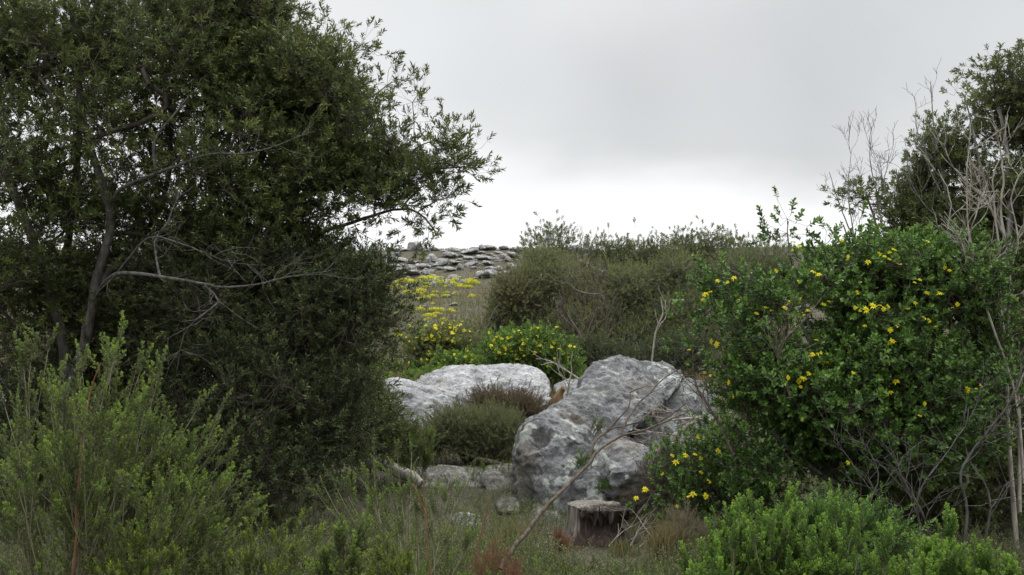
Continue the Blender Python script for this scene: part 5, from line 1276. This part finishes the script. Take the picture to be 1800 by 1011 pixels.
labs = ['leftmost vivid green heath bush of the row at lower right, beside dry grass', 'tallest vivid green heath bush of the row at lower right', 'vivid green heath bush in the middle of the row at lower right',
        'vivid green heath bush with an upright tip in front of the tangled dead stems', 'low vivid green heath bush in the bottom right corner']
for i, tips in enumerate(RT):
    bx = np.mean([t[0] for t in tips]); Y = [4.9, 5.1, 5.0, 4.9, 4.7][i]
    shoots_shrub('heath_bush', labs[i], gz(P(bx, 1250, Y)), tipset([(x + rng.normal() * 6, y + 20 + rng.normal() * 12, Y + rng.normal() * .12) for x, y in tips], 18, 22, 70, .3, 40 + i, 34), 'heath', M['vivid_leaf'], M['twig_green'], .88, 8, .50, .005, 3, 50 + i, side=.2, group='vivid green heath bushes at lower right')
px_blob_bush('green_shrub', 'dull green leafy shrub behind the row of vivid heath bushes at lower right', (1470, 1060, 6.2), [(1470, 935, 45, 16, 6.2, .3), (1440, 955, 55, 20, 6.1, .3), (1530, 948, 36, 20, 6.2, .3)],
             150, 'bushy', M['bush_leaf'], 8, .07, 1.1, 221, 0, 1, -.5, .002, 'shrub', nl=5)
# rusty dry bush at the bottom
shoots_shrub('rusty_shrub', 'rust brown dry twiggy shrub at the bottom beside the foot of the leaning branch', gz(P(870, 1100, 6.0)),
             tipset([(840, 955, 6), (860, 950, 6), (885, 945, 6), (905, 965, 6), (825, 975, 6), (870, 970, 5.9), (920, 985, 6)], 8, 16, 20, .15, 61), 'rust', M['rust_leaf'], M['twig_red'], .45, 6, .45, .0025, 2, 62, side=.4)
shoots_shrub('rusty_shrub', 'small rust red dry clump at the left foot of the stump', gz(P(985, 985, 8.2)),
             tipset([(980, 935, 8.2), (995, 930, 8.2), (975, 955, 8.2), (1000, 950, 8.2)], 10, 8, 8, .08, 63), 'rust', M['rust_leaf'], M['twig_red'], .5, 7, .3, .003, 2, 64, side=.35)
shoots_shrub('rusty_shrub', 'brown dry shrub right of the stump under the low yellow flowered shrub', gz(P(1210, 985, 8.0)),
             tipset([(1190, 900, 8.), (1215, 895, 8.), (1230, 915, 8), (1180, 930, 8.), (1240, 930, 8), (1205, 930, 7.9)], 24, 20, 20, .15, 65), 'rust', M['heather_leaf'], M['twig_pale'], .7, 9, .3, .003, 3, 66, side=.4)
shoots_shrub('green_plant', 'small leafy green plant growing on the front of the largest boulder', P(1030, 826, 9.85), tipset([(1002, 800, 9.8), (1012, 792, 9.8), (1022, 788, 9.85), (1034, 790, 9.8), (1040, 802, 9.75), (1010, 815, 9.75)], 6, 8, 6, .04, 81, 0),
             'bushy', M['vivid_leaf'], M['twig'], .5, 6, .2, .0025, 1, 82, 'plant', side=.5)
shoots_shrub('green_plant', 'small green plant in the cleft below the right lobe of the largest boulder', P(1068, 868, 9.65), tipset([(1055, 848, 9.6), (1065, 842, 9.6), (1078, 846, 9.6), (1084, 858, 9.6)], 5, 8, 6, .04, 83, 0),
             'bushy', M['vivid_leaf'], M['twig'], .45, 6, .2, .0025, 1, 84, 'plant', side=.5)
shoots_shrub('green_plant', 'wispy pale green plant on top of the largest boulder', P(1052, 768, 10.25), tipset([(1045, 735, 10.2), (1055, 728, 10.2), (1062, 738, 10.2), (1040, 750, 10.2)], 4, 6, 8, .04, 85, 0),
             'plume', M['grey_leaf'], M['twig'], .35, 4, .3, .002, 1, 86, 'plant', side=.35)
bare_tree('brush_pile', 'small tangle of thin dead twigs on the ground right of the stump', 'brushwood',
          [([(1105, 965, 8.3), (1125, 930, 8.4), (1150, 905, 8.5)], .006, .002), ([(1160, 960, 8.2), (1130, 925, 8.4), (1110, 900, 8.5)], .006, .002), ([(1120, 965, 8.2), (1140, 950, 8.3), (1175, 938, 8.4)], .006, .002),
           ([(1070, 960, 8.15), (1095, 935, 8.2), (1120, 925, 8.2)], .005, .002)], M['bark_pale'], 1, 6, 91, .0016, .8, .22, .1)
bare_tree('brush_pile', 'a few bare sticks scattered on the ground left of the stump', 'brushwood',
          [([(900, 935, 8.6), (930, 925, 8.7), (965, 928, 8.7)], .007, .003), ([(925, 950, 8.3), (960, 938, 8.4), (1000, 948, 8.35)], .006, .003), ([(870, 912, 9.2), (890, 908, 9.2), (915, 912, 9.1)], .006, .003)], M['bark_brown'], 1, 4, 93, .0016, .8, .2, 0)
# slim shoots in front of the grey-green shrub
shoots_shrub('feathery_shrub', 'slim pale green feathery sapling left of the grey green shrub in the clearing', gz(P(745, 825, 11.3)),
             tipset([(692, 755, 11.3), (700, 775, 11.3), (735, 735, 11.3), (722, 745, 11.3), (760, 750, 11.3), (745, 770, 11.2)], 8, 10, 16, .1, 71), 'plume', M['feather_leaf'], M['twig_pale'], .8, 8, .35, .006, 2, 72, side=.3)
print('objects', len(bpy.data.objects), 'faces', sum(len(o.data.polygons) for o in bpy.data.objects if o.type == 'MESH'))
